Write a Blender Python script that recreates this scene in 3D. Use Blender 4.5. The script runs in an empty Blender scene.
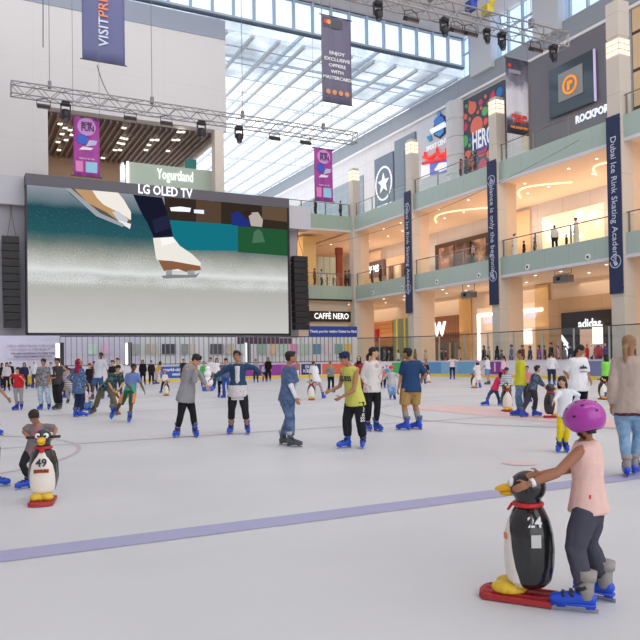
import bpy, math, random
from mathutils import Vector, Matrix, noise
random.seed(7)
PI = math.pi
SC = bpy.context.scene
COL = SC.collection

# ------------------------------------------------------------------ camera
F = 710.0; CX = 320.0; CY = 347.0; CAMH = 1.5
YAW = math.radians(26.9); PITCH = math.radians(1.0); ROLL = 0.0153
fh = Vector((math.sin(YAW), math.cos(YAW), 0)); R0 = Vector((math.cos(YAW), -math.sin(YAW), 0)); ZU = Vector((0, 0, 1))
FW = fh * math.cos(PITCH) + ZU * math.sin(PITCH)
U0 = R0.cross(FW)
RT = R0 * math.cos(ROLL) - U0 * math.sin(ROLL)
UP = U0 * math.cos(ROLL) + R0 * math.sin(ROLL)
CAM = Vector((0, 0, CAMH))
cam_d = bpy.data.cameras.new('camera'); cam = bpy.data.objects.new('camera', cam_d); COL.objects.link(cam)
cam_d.sensor_width = 36; cam_d.sensor_fit = 'HORIZONTAL'; cam_d.lens = F / 640 * 36
cam_d.shift_x = 0; cam_d.shift_y = (CY - 320) / 640; cam_d.clip_end = 500; cam_d.clip_start = .05
m3 = Matrix((RT, UP, -FW)).transposed()
cam.matrix_world = Matrix.Translation(CAM) @ m3.to_4x4()
SC.camera = cam

# ------------------------------------------------------------------ world, exposure, large lights
SC.view_settings.view_transform = 'Standard'; SC.view_settings.look = 'None'
SC.view_settings.gamma = 1; SC.view_settings.use_curve_mapping = False
SC.view_settings.exposure = 0.0
SC.cycles.max_bounces = 8; SC.cycles.diffuse_bounces = 4; SC.cycles.glossy_bounces = 3
SC.cycles.transparent_max_bounces = 24; SC.cycles.use_denoising = True
SC.cycles.sample_clamp_indirect = 6
w = bpy.data.worlds.new('daylight'); SC.world = w; w.use_nodes = True
bg = w.node_tree.nodes['Background']; bg.inputs[0].default_value = (0.97, 0.985, 1.0, 1); bg.inputs[1].default_value = 1.75

def area(name, loc, rot, sx, sy, power, color, spread=180):
    d = bpy.data.lights.new(name, 'AREA'); d.shape = 'RECTANGLE'; d.size = sx; d.size_y = sy; d.energy = power; d.color = color
    d.spread = math.radians(spread)
    o = bpy.data.objects.new(name, d); o.location = loc; o.rotation_euler = rot; COL.objects.link(o); return o
for i, (v, t, e) in enumerate(((-6, 62, 2900), (14, 58, 2500), (34, 50, 1300), (48, 20, 900))):      # added fill lamps, out of view under the ceiling, aimed down the hall
    area('hall_lamp', (14, v, 32.5), (math.radians(t), 0, math.radians(-12)), 44, 2.4, e, (1, .995, .985))

# ------------------------------------------------------------------ picture <-> place (used to measure only)
def ray(px, py): return FW * F + RT * (px - CX) - UP * (py - CY)
def on_z(px, py, z=0.0):
    r = ray(px, py); return CAM + r * ((z - CAM.z) / r.z)
def on_V(px, py, v):
    r = ray(px, py); return CAM + r * (v / r.y)
def on_U(px, py, u):
    r = ray(px, py); return CAM + r * (u / r.x)
def depth(p): return (Vector(p) - CAM).dot(fh)
def on_D(px, py, d):
    r = ray(px, py); return CAM + r * (d / r.dot(fh))

# ------------------------------------------------------------------ materials
def lin(c):
    out = []
    for v in c[:3]:
        v = v / 255.0
        out.append(v / 12.92 if v <= .04045 else ((v + .055) / 1.055) ** 2.4)
    return (*out, 1)
MATS = {}
def mat(c, rough=.6, metal=0, emit=0, spec=.5, bump=0, bscale=20, var=0, vscale=3, key=None, coat=0):
    k = key or (tuple(c), rough, metal, emit, spec, bump, bscale, var, vscale, coat)
    if k in MATS: return MATS[k]
    m = bpy.data.materials.new('paint'); m.use_nodes = True; nt = m.node_tree; b = nt.nodes['Principled BSDF']
    b.inputs['Base Color'].default_value = lin(c); b.inputs['Roughness'].default_value = rough; b.inputs['Metallic'].default_value = metal
    b.inputs['Specular IOR Level'].default_value = spec
    if coat: b.inputs['Coat Weight'].default_value = coat
    if emit:
        b.inputs['Emission Color'].default_value = lin(c); b.inputs['Emission Strength'].default_value = emit
    if bump or var:
        tc = nt.nodes.new('ShaderNodeTexCoord'); 
        if var:
            n = nt.nodes.new('ShaderNodeTexNoise'); n.inputs['Scale'].default_value = vscale; n.inputs['Detail'].default_value = 4
            nt.links.new(tc.outputs['Object'], n.inputs['Vector'])
            mx = nt.nodes.new('ShaderNodeMix'); mx.data_type = 'RGBA'
            l = lin(c); mx.inputs[6].default_value = (l[0] * (1 - var), l[1] * (1 - var), l[2] * (1 - var), 1)
            mx.inputs[7].default_value = (min(1, l[0] * (1 + var)), min(1, l[1] * (1 + var)), min(1, l[2] * (1 + var)), 1)
            nt.links.new(n.outputs['Fac'], mx.inputs[0]); nt.links.new(mx.outputs[2], b.inputs['Base Color'])
        if bump:
            n2 = nt.nodes.new('ShaderNodeTexNoise'); n2.inputs['Scale'].default_value = bscale; n2.inputs['Detail'].default_value = 3
            nt.links.new(tc.outputs['Object'], n2.inputs['Vector'])
            bp = nt.nodes.new('ShaderNodeBump'); bp.inputs['Strength'].default_value = bump; bp.inputs['Distance'].default_value = .02
            nt.links.new(n2.outputs['Fac'], bp.inputs['Height']); nt.links.new(bp.outputs[0], b.inputs['Normal'])
    MATS[k] = m; return m
def glow(c, s=1.0):
    k = ('glow', tuple(c), s)
    if k in MATS: return MATS[k]
    m = bpy.data.materials.new('lit'); m.use_nodes = True; nt = m.node_tree; nt.nodes.clear()
    e = nt.nodes.new('ShaderNodeEmission'); e.inputs[0].default_value = lin(c); e.inputs[1].default_value = s
    o = nt.nodes.new('ShaderNodeOutputMaterial'); nt.links.new(e.outputs[0], o.inputs[0]); MATS[k] = m; return m
def glass(tint=(240, 250, 248), fac=.1, rough=.02):
    k = ('glass', tuple(tint), fac)
    if k in MATS: return MATS[k]
    m = bpy.data.materials.new('glass'); m.use_nodes = True; nt = m.node_tree; nt.nodes.clear()
    t = nt.nodes.new('ShaderNodeBsdfTransparent'); t.inputs[0].default_value = lin(tint)
    g = nt.nodes.new('ShaderNodeBsdfGlossy'); g.inputs['Roughness'].default_value = rough
    x = nt.nodes.new('ShaderNodeMixShader'); x.inputs[0].default_value = fac
    o = nt.nodes.new('ShaderNodeOutputMaterial')
    nt.links.new(t.outputs[0], x.inputs[1]); nt.links.new(g.outputs[0], x.inputs[2]); nt.links.new(x.outputs[0], o.inputs[0]); MATS[k] = m; return m
def ramp_mat(coord_axis, lo, hi, stops, noise_amt=0, nscale=4, emit=0, rough=.6, name='pattern'):
    m = bpy.data.materials.new(name); m.use_nodes = True; nt = m.node_tree; b = nt.nodes['Principled BSDF']
    tc = nt.nodes.new('ShaderNodeTexCoord'); sp = nt.nodes.new('ShaderNodeSeparateXYZ'); nt.links.new(tc.outputs['Object'], sp.inputs[0])
    mr = nt.nodes.new('ShaderNodeMapRange'); mr.inputs['From Min'].default_value = lo; mr.inputs['From Max'].default_value = hi
    nt.links.new(sp.outputs[coord_axis], mr.inputs['Value']); src = mr.outputs[0]
    if noise_amt:
        n = nt.nodes.new('ShaderNodeTexNoise'); n.inputs['Scale'].default_value = nscale; n.inputs['Detail'].default_value = 8
        nt.links.new(tc.outputs['Object'], n.inputs['Vector'])
        a = nt.nodes.new('ShaderNodeMath'); a.operation = 'MULTIPLY_ADD'; a.inputs[1].default_value = noise_amt; a.inputs[2].default_value = -noise_amt / 2
        nt.links.new(n.outputs['Fac'], a.inputs[0])
        s = nt.nodes.new('ShaderNodeMath'); s.operation = 'ADD'; nt.links.new(a.outputs[0], s.inputs[0]); nt.links.new(src, s.inputs[1]); src = s.outputs[0]
    r = nt.nodes.new('ShaderNodeValToRGB'); cr = r.color_ramp
    while len(cr.elements) < len(stops): cr.elements.new(.5)
    for e, (p, c) in zip(cr.elements, stops): e.position = p; e.color = lin(c)
    nt.links.new(src, r.inputs[0]); nt.links.new(r.outputs[0], b.inputs['Base Color']); b.inputs['Roughness'].default_value = rough
    if emit:
        nt.links.new(r.outputs[0], b.inputs['Emission Color']); b.inputs['Emission Strength'].default_value = emit
        b.inputs['Base Color'].default_value = (0, 0, 0, 1); nt.links.remove(b.inputs['Base Color'].links[0]); b.inputs['Specular IOR Level'].default_value = .1
    return m
def pattern(kind, c1, c2, scale=20, rough=.8):
    k = ('pat', kind, tuple(c1), tuple(c2), scale)
    if k in MATS: return MATS[k]
    m = bpy.data.materials.new(kind); m.use_nodes = True; nt = m.node_tree; b = nt.nodes['Principled BSDF']; b.inputs['Roughness'].default_value = rough
    tc = nt.nodes.new('ShaderNodeTexCoord')
    mx = nt.nodes.new('ShaderNodeMix'); mx.data_type = 'RGBA'; mx.inputs[6].default_value = lin(c1); mx.inputs[7].default_value = lin(c2)
    if kind == 'mottle':
        n = nt.nodes.new('ShaderNodeTexNoise'); n.inputs['Scale'].default_value = scale * (1.7 if scale > 2 else 1); n.inputs['Detail'].default_value = 3
        nt.links.new(tc.outputs['Object'], n.inputs['Vector'])
        mr = nt.nodes.new('ShaderNodeMapRange'); mr.inputs[1].default_value = .42; mr.inputs[2].default_value = .58
        nt.links.new(n.outputs['Fac'], mr.inputs[0]); nt.links.new(mr.outputs[0], mx.inputs[0])
    elif kind == 'dots':
        n = nt.nodes.new('ShaderNodeTexVoronoi'); n.inputs['Scale'].default_value = scale
        nt.links.new(tc.outputs['Object'], n.inputs['Vector'])
        mr = nt.nodes.new('ShaderNodeMapRange'); mr.inputs[1].default_value = .25; mr.inputs[2].default_value = .35; mr.inputs[3].default_value = 1; mr.inputs[4].default_value = 0
        nt.links.new(n.outputs['Distance'], mr.inputs[0]); nt.links.new(mr.outputs[0], mx.inputs[0])
    else:
        ax = {'hstripe': 'Z', 'vstripe': 'X', 'slat': 'Y'}.get(kind)
        n = nt.nodes.new('ShaderNodeTexWave'); n.wave_type = 'BANDS'; n.bands_direction = ax or 'Z'; n.inputs['Scale'].default_value = scale
        nt.links.new(tc.outputs['Object'], n.inputs['Vector'])
        mr = nt.nodes.new('ShaderNodeMapRange'); mr.inputs[1].default_value = .45; mr.inputs[2].default_value = .55
        nt.links.new(n.outputs['Fac'], mr.inputs[0])
        if kind == 'plaid':
            n2 = nt.nodes.new('ShaderNodeTexWave'); n2.bands_direction = 'X'; n2.inputs['Scale'].default_value = scale
            nt.links.new(tc.outputs['Object'], n2.inputs['Vector'])
            mr2 = nt.nodes.new('ShaderNodeMapRange'); mr2.inputs[1].default_value = .8; mr2.inputs[2].default_value = .9
            nt.links.new(n2.outputs['Fac'], mr2.inputs[0]); mr.inputs[1].default_value = .8; mr.inputs[2].default_value = .9
            a = nt.nodes.new('ShaderNodeMath'); a.operation = 'MAXIMUM'; nt.links.new(mr.outputs[0], a.inputs[0]); nt.links.new(mr2.outputs[0], a.inputs[1])
            nt.links.new(a.outputs[0], mx.inputs[0])
        else: nt.links.new(mr.outputs[0], mx.inputs[0])
    nt.links.new(mx.outputs[2], b.inputs['Base Color']); MATS[k] = m; return m
def grid_mat(c, cj, sx, sz, axes=('Y', 'Z'), joint=.03, rough=.5, offs=0, spec=.5):
    """panels of size sx by sz with thin joints, on two object axes"""
    k = ('grid', tuple(c), tuple(cj), sx, sz, axes, joint)
    if k in MATS: return MATS[k]
    m = bpy.data.materials.new('panelling'); m.use_nodes = True; nt = m.node_tree; b = nt.nodes['Principled BSDF']; b.inputs['Roughness'].default_value = rough
    b.inputs['Specular IOR Level'].default_value = spec
    tc = nt.nodes.new('ShaderNodeTexCoord'); sp = nt.nodes.new('ShaderNodeSeparateXYZ'); nt.links.new(tc.outputs['Object'], sp.inputs[0])
    outs = []
    for ax, s in zip(axes, (sx, sz)):
        d = nt.nodes.new('ShaderNodeMath'); d.operation = 'DIVIDE'; d.inputs[1].default_value = s; nt.links.new(sp.outputs[ax], d.inputs[0])
        fr = nt.nodes.new('ShaderNodeMath'); fr.operation = 'FRACT'; nt.links.new(d.outputs[0], fr.inputs[0])
        l = nt.nodes.new('ShaderNodeMath'); l.operation = 'LESS_THAN'; l.inputs[1].default_value = joint / s; nt.links.new(fr.outputs[0], l.inputs[0]); outs.append(l)
    a = nt.nodes.new('ShaderNodeMath'); a.operation = 'MAXIMUM'; nt.links.new(outs[0].outputs[0], a.inputs[0]); nt.links.new(outs[1].outputs[0], a.inputs[1])
    mx = nt.nodes.new('ShaderNodeMix'); mx.data_type = 'RGBA'; mx.inputs[6].default_value = lin(c); mx.inputs[7].default_value = lin(cj)
    nt.links.new(a.outputs[0], mx.inputs[0]); nt.links.new(mx.outputs[2], b.inputs['Base Color']); MATS[k] = m; return m

# ------------------------------------------------------------------ mesh collector
class MB:
    def __init__(s): s.v = []; s.f = []; s.m = []
    def add(s, vs, fs, mi=0):
        o = len(s.v); s.v.extend(Vector(p) for p in vs); s.f.extend([[i + o for i in q] for q in fs]); s.m.extend([mi] * len(fs)); return s
    def box(s, a, b, mi=0):
        x0, x1 = sorted((a[0], b[0])); y0, y1 = sorted((a[1], b[1])); z0, z1 = sorted((a[2], b[2]))
        vs = [(x0, y0, z0), (x1, y0, z0), (x1, y1, z0), (x0, y1, z0), (x0, y0, z1), (x1, y0, z1), (x1, y1, z1), (x0, y1, z1)]
        return s.add(vs, [(0, 3, 2, 1), (4, 5, 6, 7), (0, 1, 5, 4), (1, 2, 6, 5), (2, 3, 7, 6), (3, 0, 4, 7)], mi)
    def obox(s, c, ax, ay, az, mi=0):
        c = Vector(c); ax = Vector(ax); ay = Vector(ay); az = Vector(az)
        vs = [c + ax * i + ay * j + az * k for k in (-1, 1) for i, j in ((-1, -1), (1, -1), (1, 1), (-1, 1))]
        return s.add(vs, [(0, 3, 2, 1), (4, 5, 6, 7), (0, 1, 5, 4), (1, 2, 6, 5), (2, 3, 7, 6), (3, 0, 4, 7)], mi)
    def rings(s, rs, mi=0, cap=True):
        """rs: list of (centre, a, b) ellipse rings"""
        n = 14; vs = []; fs = []
        for c, a, b in rs:
            for i in range(n):
                t = 2 * PI * i / n; vs.append(Vector(c) + Vector(a) * math.cos(t) + Vector(b) * math.sin(t))
        k = len(rs)
        for j in range(k - 1):
            for i in range(n):
                fs.append((j * n + i, j * n + (i + 1) % n, (j + 1) * n + (i + 1) % n, (j + 1) * n + i))
        if cap:
            vs.append(Vector(rs[0][0])); vs.append(Vector(rs[-1][0])); e = len(vs)
            for i in range(n):
                fs.append((e - 2, (i + 1) % n, i)); fs.append((e - 1, (k - 1) * n + i, (k - 1) * n + (i + 1) % n))
        return s.add(vs, fs, mi)
    def tube(s, pts, rad, n=8, mi=0, round_cap=True):
        pts = [Vector(p) for p in pts]
        if not hasattr(rad, '__len__'): rad = [rad] * len(pts)
        rad = list(rad); P = []; Rr = []; T = []
        for i, p in enumerate(pts):
            if i == 0: d = pts[1] - p
            elif i == len(pts) - 1: d = p - pts[i - 1]
            else: d = (pts[i + 1] - p).normalized() + (p - pts[i - 1]).normalized()
            if d.length < 1e-9: d = Vector((0, 0, 1))
            d.normalize()
            if i == 0 and round_cap:
                P += [p - d * rad[0] * .9, p - d * rad[0] * .6]; Rr += [rad[0] * .35, rad[0] * .8]; T += [d, d]
            P.append(p); Rr.append(rad[i]); T.append(d)
            if i == len(pts) - 1 and round_cap:
                P += [p + d * rad[i] * .6, p + d * rad[i] * .9]; Rr += [rad[i] * .8, rad[i] * .35]; T += [d, d]
        up = Vector((0, 0, 1)) if abs(T[0].z) < .9 else Vector((0, 1, 0))
        a = T[0].cross(up).normalized(); vs = []; fs = []
        for p, r, t in zip(P, Rr, T):
            a = (a - t * a.dot(t)); a = a.normalized() if a.length > 1e-6 else t.orthogonal().normalized(); b = t.cross(a)
            for i in range(n):
                q = 2 * PI * i / n; vs.append(p + a * (r * math.cos(q)) + b * (r * math.sin(q)))
        k = len(P)
        for j in range(k - 1):
            for i in range(n): fs.append((j * n + i, j * n + (i + 1) % n, (j + 1) * n + (i + 1) % n, (j + 1) * n + i))
        fs.append(tuple(reversed(range(n)))); fs.append(tuple((k - 1) * n + i for i in range(n)))
        return s.add(vs, fs, mi)
    def ell(s, c, ax, ay, az, mi=0, n=12, m=8):
        c = Vector(c); ax = Vector(ax); ay = Vector(ay); az = Vector(az); vs = [c - az]; fs = []
        for j in range(1, m):
            t = -PI / 2 + PI * j / m
            for i in range(n):
                p = 2 * PI * i / n; vs.append(c + ax * (math.cos(t) * math.cos(p)) + ay * (math.cos(t) * math.sin(p)) + az * math.sin(t))
        vs.append(c + az); e = len(vs) - 1
        for i in range(n): fs.append((0, 1 + (i + 1) % n, 1 + i)); fs.append((e, 1 + (m - 2) * n + i, 1 + (m - 2) * n + (i + 1) % n))
        for j in range(m - 2):
            for i in range(n): fs.append((1 + j * n + i, 1 + j * n + (i + 1) % n, 1 + (j + 1) * n + (i + 1) % n, 1 + (j + 1) * n + i))
        return s.add(vs, fs, mi)
    def sph(s, c, r, mi=0, n=12, m=8): return s.ell(c, (r, 0, 0), (0, r, 0), (0, 0, r), mi, n, m)
    def disc(s, c, nrm, r, th, n=20, mi=0):
        nrm = Vector(nrm).normalized(); c = Vector(c)
        return s.tube([c, c + nrm * th], r, n, mi, round_cap=False)
    def prism(s, pts, ext, mi=0):
        """closed polygon pts (3D, planar) extruded by vector ext"""
        n = len(pts); pts = [Vector(p) for p in pts]; ext = Vector(ext)
        vs = pts + [p + ext for p in pts]
        fs = [tuple(range(n)), tuple(reversed(range(n, 2 * n)))] + [(i, i + n, (i + 1) % n + n, (i + 1) % n) for i in range(n)]
        return s.add(vs, fs, mi)
    def lathe(s, c, prof, n=20, mi=0, ax=1, ay=1):
        c = Vector(c); return s.ringn([(c + Vector((0, 0, z)), (r * ax, 0, 0), (0, r * ay, 0)) for r, z in prof], n, mi)
    def ringn(s, rs, n, mi=0):
        vs = []; fs = []
        for c, a, b in rs:
            for i in range(n):
                t = 2 * PI * i / n; vs.append(Vector(c) + Vector(a) * math.cos(t) + Vector(b) * math.sin(t))
        k = len(rs)
        for j in range(k - 1):
            for i in range(n): fs.append((j * n + i, j * n + (i + 1) % n, (j + 1) * n + (i + 1) % n, (j + 1) * n + i))
        fs.append(tuple(reversed(range(n)))); fs.append(tuple((k - 1) * n + i for i in range(n)))
        return s.add(vs, fs, mi)
    def mesh(s, name, mats, smooth=False):
        me = bpy.data.meshes.new(name); me.from_pydata([tuple(v) for v in s.v], [], s.f)
        if not isinstance(mats, (list, tuple)): mats = [mats]
        for m in mats: me.materials.append(m)
        me.polygons.foreach_set('material_index', s.m)
        if smooth: me.polygons.foreach_set('use_smooth', [True] * len(s.f))
        me.update(); return me
    def build(s, name, mats, parent=None, smooth=False, loc=None, bevel=0):
        o = bpy.data.objects.new(name, s.mesh(name, mats, smooth)); COL.objects.link(o)
        if parent: o.parent = parent
        if loc is not None: o.location = loc
        if bevel:
            b = o.modifiers.new('bevel', 'BEVEL'); b.width = bevel; b.segments = 2; b.limit_method = 'ANGLE'
        return o
def tag(o, label=None, cat=None, group=None, kind=None):
    if label: o['label'] = label
    if cat: o['category'] = cat
    if group: o['group'] = group
    if kind: o['kind'] = kind
    return o
def struct(name, mb, m, smooth=False, bevel=0): return tag(mb.build(name, m, smooth=smooth, bevel=bevel), kind='structure')
def empty(name, loc, rz=0, label=None, cat=None, group=None):
    o = bpy.data.objects.new(name, None); COL.objects.link(o); o.location = loc; o.rotation_euler = (0, 0, rz); o.empty_display_size = .1
    return tag(o, label, cat, group)
def copy_tree(o, parent=None):
    c = o.copy(); COL.objects.link(c)
    if parent: c.parent = parent
    for ch in list(o.children): copy_tree(ch, c)
    return c
def shared(name, me, parent, loc=(0, 0, 0), rz=0):
    o = bpy.data.objects.new(name, me); COL.objects.link(o); o.parent = parent; o.location = loc; o.rotation_euler = (0, 0, rz); return o
TEXTS = []
def text(s, size, M, m, name='lettering', parent=None, align='CENTER', ext=.01, bold=.0, sx=1.0, spacing=1.0, width=None):
    """M maps text plane (x right, y up, z out) to the place (parent space when parented)"""
    cu = bpy.data.curves.new('t', 'FONT'); cu.body = s; cu.size = size; cu.align_x = align; cu.align_y = 'CENTER'; cu.extrude = ext; cu.offset = bold
    cu.resolution_u = 2; cu.space_character = spacing
    t = bpy.data.objects.new('t', cu); COL.objects.link(t)
    o = bpy.data.objects.new(name, None); bpy.data.objects.remove(o); TEXTS.append((t, name, M, sx, width, m, parent))
def flush_texts():
    dg = bpy.context.evaluated_depsgraph_get(); dg.update()
    for t, name, M, sx, width, m, parent in TEXTS:
        me = bpy.data.meshes.new_from_object(t.evaluated_get(dg)); me.name = name
        if width: xs = [v.co.x for v in me.vertices]; sx = width / max(1e-6, max(xs) - min(xs))
        me.transform(Matrix.Diagonal((sx, 1, 1, 1))); me.transform(M); me.materials.clear(); me.materials.append(m)
        o = bpy.data.objects.new(name, me); COL.objects.link(o)
        if parent: o.parent = parent
    for t, *_ in TEXTS:
        cu = t.data; bpy.data.objects.remove(t); bpy.data.curves.remove(cu)
    TEXTS.clear()
def frameM(o, x, y):
    x = Vector(x).normalized(); y = Vector(y).normalized(); z = x.cross(y); m = Matrix((x, y, z)).transposed().to_4x4(); return Matrix.Translation(Vector(o)) @ m
def MV(o): return frameM(o, (1, 0, 0), (0, 0, 1))        # faces the camera end of the hall
def MU(o): return frameM(o, (0, -1, 0), (0, 0, 1))       # on the right-hand wall, faces the ice
def MR(o, vert=False):                                     # reads top to bottom on the right-hand side
    return frameM(o, (0, 0, -1), (0, -1, 0))
# ================================================================== SETTING
UC = 38.0; UB = 46.6; VSC = 54.5; VBOX = 57.0; VCL = 58.0
L2B, L2T, L3B, L3T = 7.65, 9.25, 15.08, 16.75
COLV = [20.9, 31.75, 43.4, 55.2, 66.2]

def ice_mat():
    m = bpy.data.materials.new('ice'); m.use_nodes = True; nt = m.node_tree; b = nt.nodes['Principled BSDF']
    tc = nt.nodes.new('ShaderNodeTexCoord')
    n = nt.nodes.new('ShaderNodeTexNoise'); n.inputs['Scale'].default_value = .35; n.inputs['Detail'].default_value = 6
    nt.links.new(tc.outputs['Object'], n.inputs['Vector'])
    r = nt.nodes.new('ShaderNodeValToRGB'); r.color_ramp.elements[0].position = .35; r.color_ramp.elements[0].color = lin((214, 216, 222))
    r.color_ramp.elements[1].position = .65; r.color_ramp.elements[1].color = lin((224, 226, 231)); nt.links.new(n.outputs['Fac'], r.inputs[0])
    nt.links.new(r.outputs[0], b.inputs['Base Color'])
    s = nt.nodes.new('ShaderNodeMapping'); s.inputs['Scale'].default_value = (3, 30, 1); s.inputs['Rotation'].default_value = (0, 0, .6)
    nt.links.new(tc.outputs['Object'], s.inputs[0])
    n2 = nt.nodes.new('ShaderNodeTexNoise'); n2.inputs['Scale'].default_value = 1.5; n2.inputs['Detail'].default_value = 6; nt.links.new(s.outputs[0], n2.inputs['Vector'])
    bp = nt.nodes.new('ShaderNodeBump'); bp.inputs['Strength'].default_value = .15; bp.inputs['Distance'].default_value = .01
    nt.links.new(n2.outputs['Fac'], bp.inputs['Height']); nt.links.new(bp.outputs[0], b.inputs['Normal'])
    mr = nt.nodes.new('ShaderNodeMapRange'); mr.inputs[3].default_value = .38; mr.inputs[4].default_value = .55
    nt.links.new(n2.outputs['Fac'], mr.inputs[0]); nt.links.new(mr.outputs[0], b.inputs['Roughness']); b.inputs['Specular IOR Level'].default_value = .35
    return m
M_ICE = ice_mat()
struct('floor_ice', MB().box((-7, -12, -.3), (34.6, 53.6, 0)), M_ICE)
mb = MB().box((34.6, -12, -.3), (60, 84, .55)); mb.box((-14, 53.6, -.3), (34.6, 84, .55)); mb.box((-16, -42, -.3), (-7, 57, -.02)); mb.box((-7, -42, -.3), (47, -12, -.02))
struct('floor', mb, mat((200, 190, 180), .4))
# lines and circles frozen into the ice
def marking(name, mb, c): tag(mb.build(name, mat(c, .45, spec=.35)), kind='structure')
def strip(u0, v0, u1, v1, wd=.3, z=.004):
    a = Vector((u0, v0, z)); b = Vector((u1, v1, z)); d = (b - a).normalized(); n = Vector((-d.y, d.x, 0)) * wd / 2
    return MB().add([a - n, b - n, b + n, a + n], [(0, 1, 2, 3)])
def ring(cu, cv, r, wd, a0=0, a1=360, z=.006):
    mb = MB(); n = 72; vs = []
    for i in range(n + 1):
        t = math.radians(a0 + (a1 - a0) * i / n)
        for rr in (r - wd / 2, r + wd / 2): vs.append((cu + rr * math.cos(t), cv + rr * math.sin(t), z))
    return mb.add(vs, [(2 * i, 2 * i + 1, 2 * i + 3, 2 * i + 2) for i in range(n)])
marking('floor_blue_line', strip(-6.9, 6.1, 34, 6.1, .36), (176, 176, 214))
marking('floor_red_line', strip(-6.9, 13.85, 34, 13.85, .09), (203, 178, 190))
marking('floor_thin_line', strip(-6.9, 21.9, 34, 21.9, .10), (200, 196, 212))
marking('floor_far_line', strip(-6.9, 30.5, 34, 30.5, .10), (205, 202, 214))
marking('floor_circle', ring(-1.8, 13.6, 3.7, .07), (208, 192, 202))
marking('floor_circle', ring(15.6, 14.6, 5.7, .08), (196, 196, 208))
marking('floor_circle', ring(24.0, 33.0, 5.0, .08), (205, 198, 208))
marking('floor_pink_line', strip(12.9, 6.5, 12.9, 18.2, 2.0, .005), (240, 210, 210))
marking('floor_dot', MB().add([(7.0 + .25 * math.cos(t * PI / 12), 7.65 + .25 * math.sin(t * PI / 12), .006) for t in range(24)], [tuple(range(24))]), (234, 210, 214))

# ---- rink barrier following a rounded plan
RC = (24.2, 43.2, 9.9)
path = [(34.1, -10.0), (34.1, RC[1])]
for i in range(1, 12):
    t = i / 12 * PI / 2; path.append((RC[0] + RC[2] * math.cos(t), RC[1] + RC[2] * math.sin(t)))
path += [(RC[0], 53.1), (2.5, 53.1)]
for i in range(1, 12):
    t = PI / 2 + i / 12 * PI / 2; path.append((2.5 + 9.3 * math.cos(t), 43.8 + 9.3 * math.sin(t)))
path += [(-6.8, 43.8), (-6.8, -10)]
def wall_along(path, z0, z1, th, off=0):
    mb = MB(); n = len(path); P = [Vector((x, y, 0)) for x, y in path]; inn = []; out = []
    for i, p in enumerate(P):
        d = (P[min(i + 1, n - 1)] - P[max(i - 1, 0)]).normalized(); nr = Vector((d.y, -d.x, 0))
        inn.append(p + nr * off); out.append(p + nr * (off + th))
    for i in range(n - 1):
        a, b, c, d = inn[i], inn[i + 1], out[i + 1], out[i]; lo = Vector((0, 0, z0)); hi = Vector((0, 0, z1))
        mb.add([a + lo, b + lo, c + lo, d + lo, a + hi, b + hi, c + hi, d + hi], [(0, 3, 2, 1), (4, 5, 6, 7), (0, 1, 5, 4), (1, 2, 6, 5), (2, 3, 7, 6), (3, 0, 4, 7)])
    return mb
bar = empty('rink_barrier', (34.1, 30, 0), 0, 'white rink barrier with a yellow kick strip, curving round the far side of the ice', 'barrier')
def inb(o): o.parent = bar; o.matrix_parent_inverse = Matrix.Translation((-34.1, -30, 0)); return o
inb(wall_along(path, .0, 1.2, .1).build('board', mat((228, 222, 232), .4)))
inb(wall_along(path, 0, .2, .05, -.05).build('kick_strip', mat((238, 206, 70), .5)))
inb(wall_along(path, 1.2, 1.26, .16, -.03).build('top_rail', mat((205, 200, 210), .4)))
# plan distance helper: sample the path
def lens(path):
    L = [0]
    for a, b in zip(path, path[1:]): L.append(L[-1] + math.hypot(b[0] - a[0], b[1] - a[1]))
    return L
LP = lens(path)
def at_len(s):
    for i in range(len(LP) - 1):
        if s <= LP[i + 1]:
            k = (s - LP[i]) / (LP[i + 1] - LP[i]); a, b = path[i], path[i + 1]; return Vector((a[0] + (b[0] - a[0]) * k, a[1] + (b[1] - a[1]) * k, 0)), math.atan2(b[1] - a[1], b[0] - a[0])
def s_at_px(px):
    best = None
    for k in range(0, int(LP[-1] * 10)):
        p, _ = at_len(k / 10)
        d = p - CAM; dz = d.dot(fh)
        if dz < 5 or p.x < -3 and p.y < 44: continue
        x = CX + F * d.dot(R0) / dz
        if best is None or abs(x - px) < best[0]: best = (abs(x - px), k / 10)
    return best[1]
# advert panels fixed to the barrier
ADS = [(60, 82, (60, 70, 140), ''), (160, 197, (45, 90, 180), 'world-class public\nsessions'), (244, 281, (150, 60, 165), ''), (281, 300, (205, 70, 160), '1'), (301, 321, (40, 55, 110), 'DUBAI\nICE RINK'), (322, 348, (225, 100, 75), ''),
       (348, 366, (225, 215, 225), ''), (392, 424, (80, 175, 105), ''), (424, 441, (95, 150, 205), ''), (441, 458, (140, 185, 225), ''), (458, 475, (120, 175, 215), ''), (485, 505, (140, 60, 150), '1'), (588, 606, (120, 130, 170), '')]
adn = {(60, 70, 140): 'indigo', (45, 90, 180): 'blue', (150, 60, 165): 'purple', (205, 70, 160): 'magenta', (40, 55, 110): 'navy', (225, 100, 75): 'orange-red', (225, 215, 225): 'pale lilac', (80, 175, 105): 'green', (95, 150, 205): 'mid-blue', (140, 185, 225): 'pale blue', (120, 175, 215): 'sky-blue', (140, 60, 150): 'violet', (120, 130, 170): 'grey-blue'}
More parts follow.
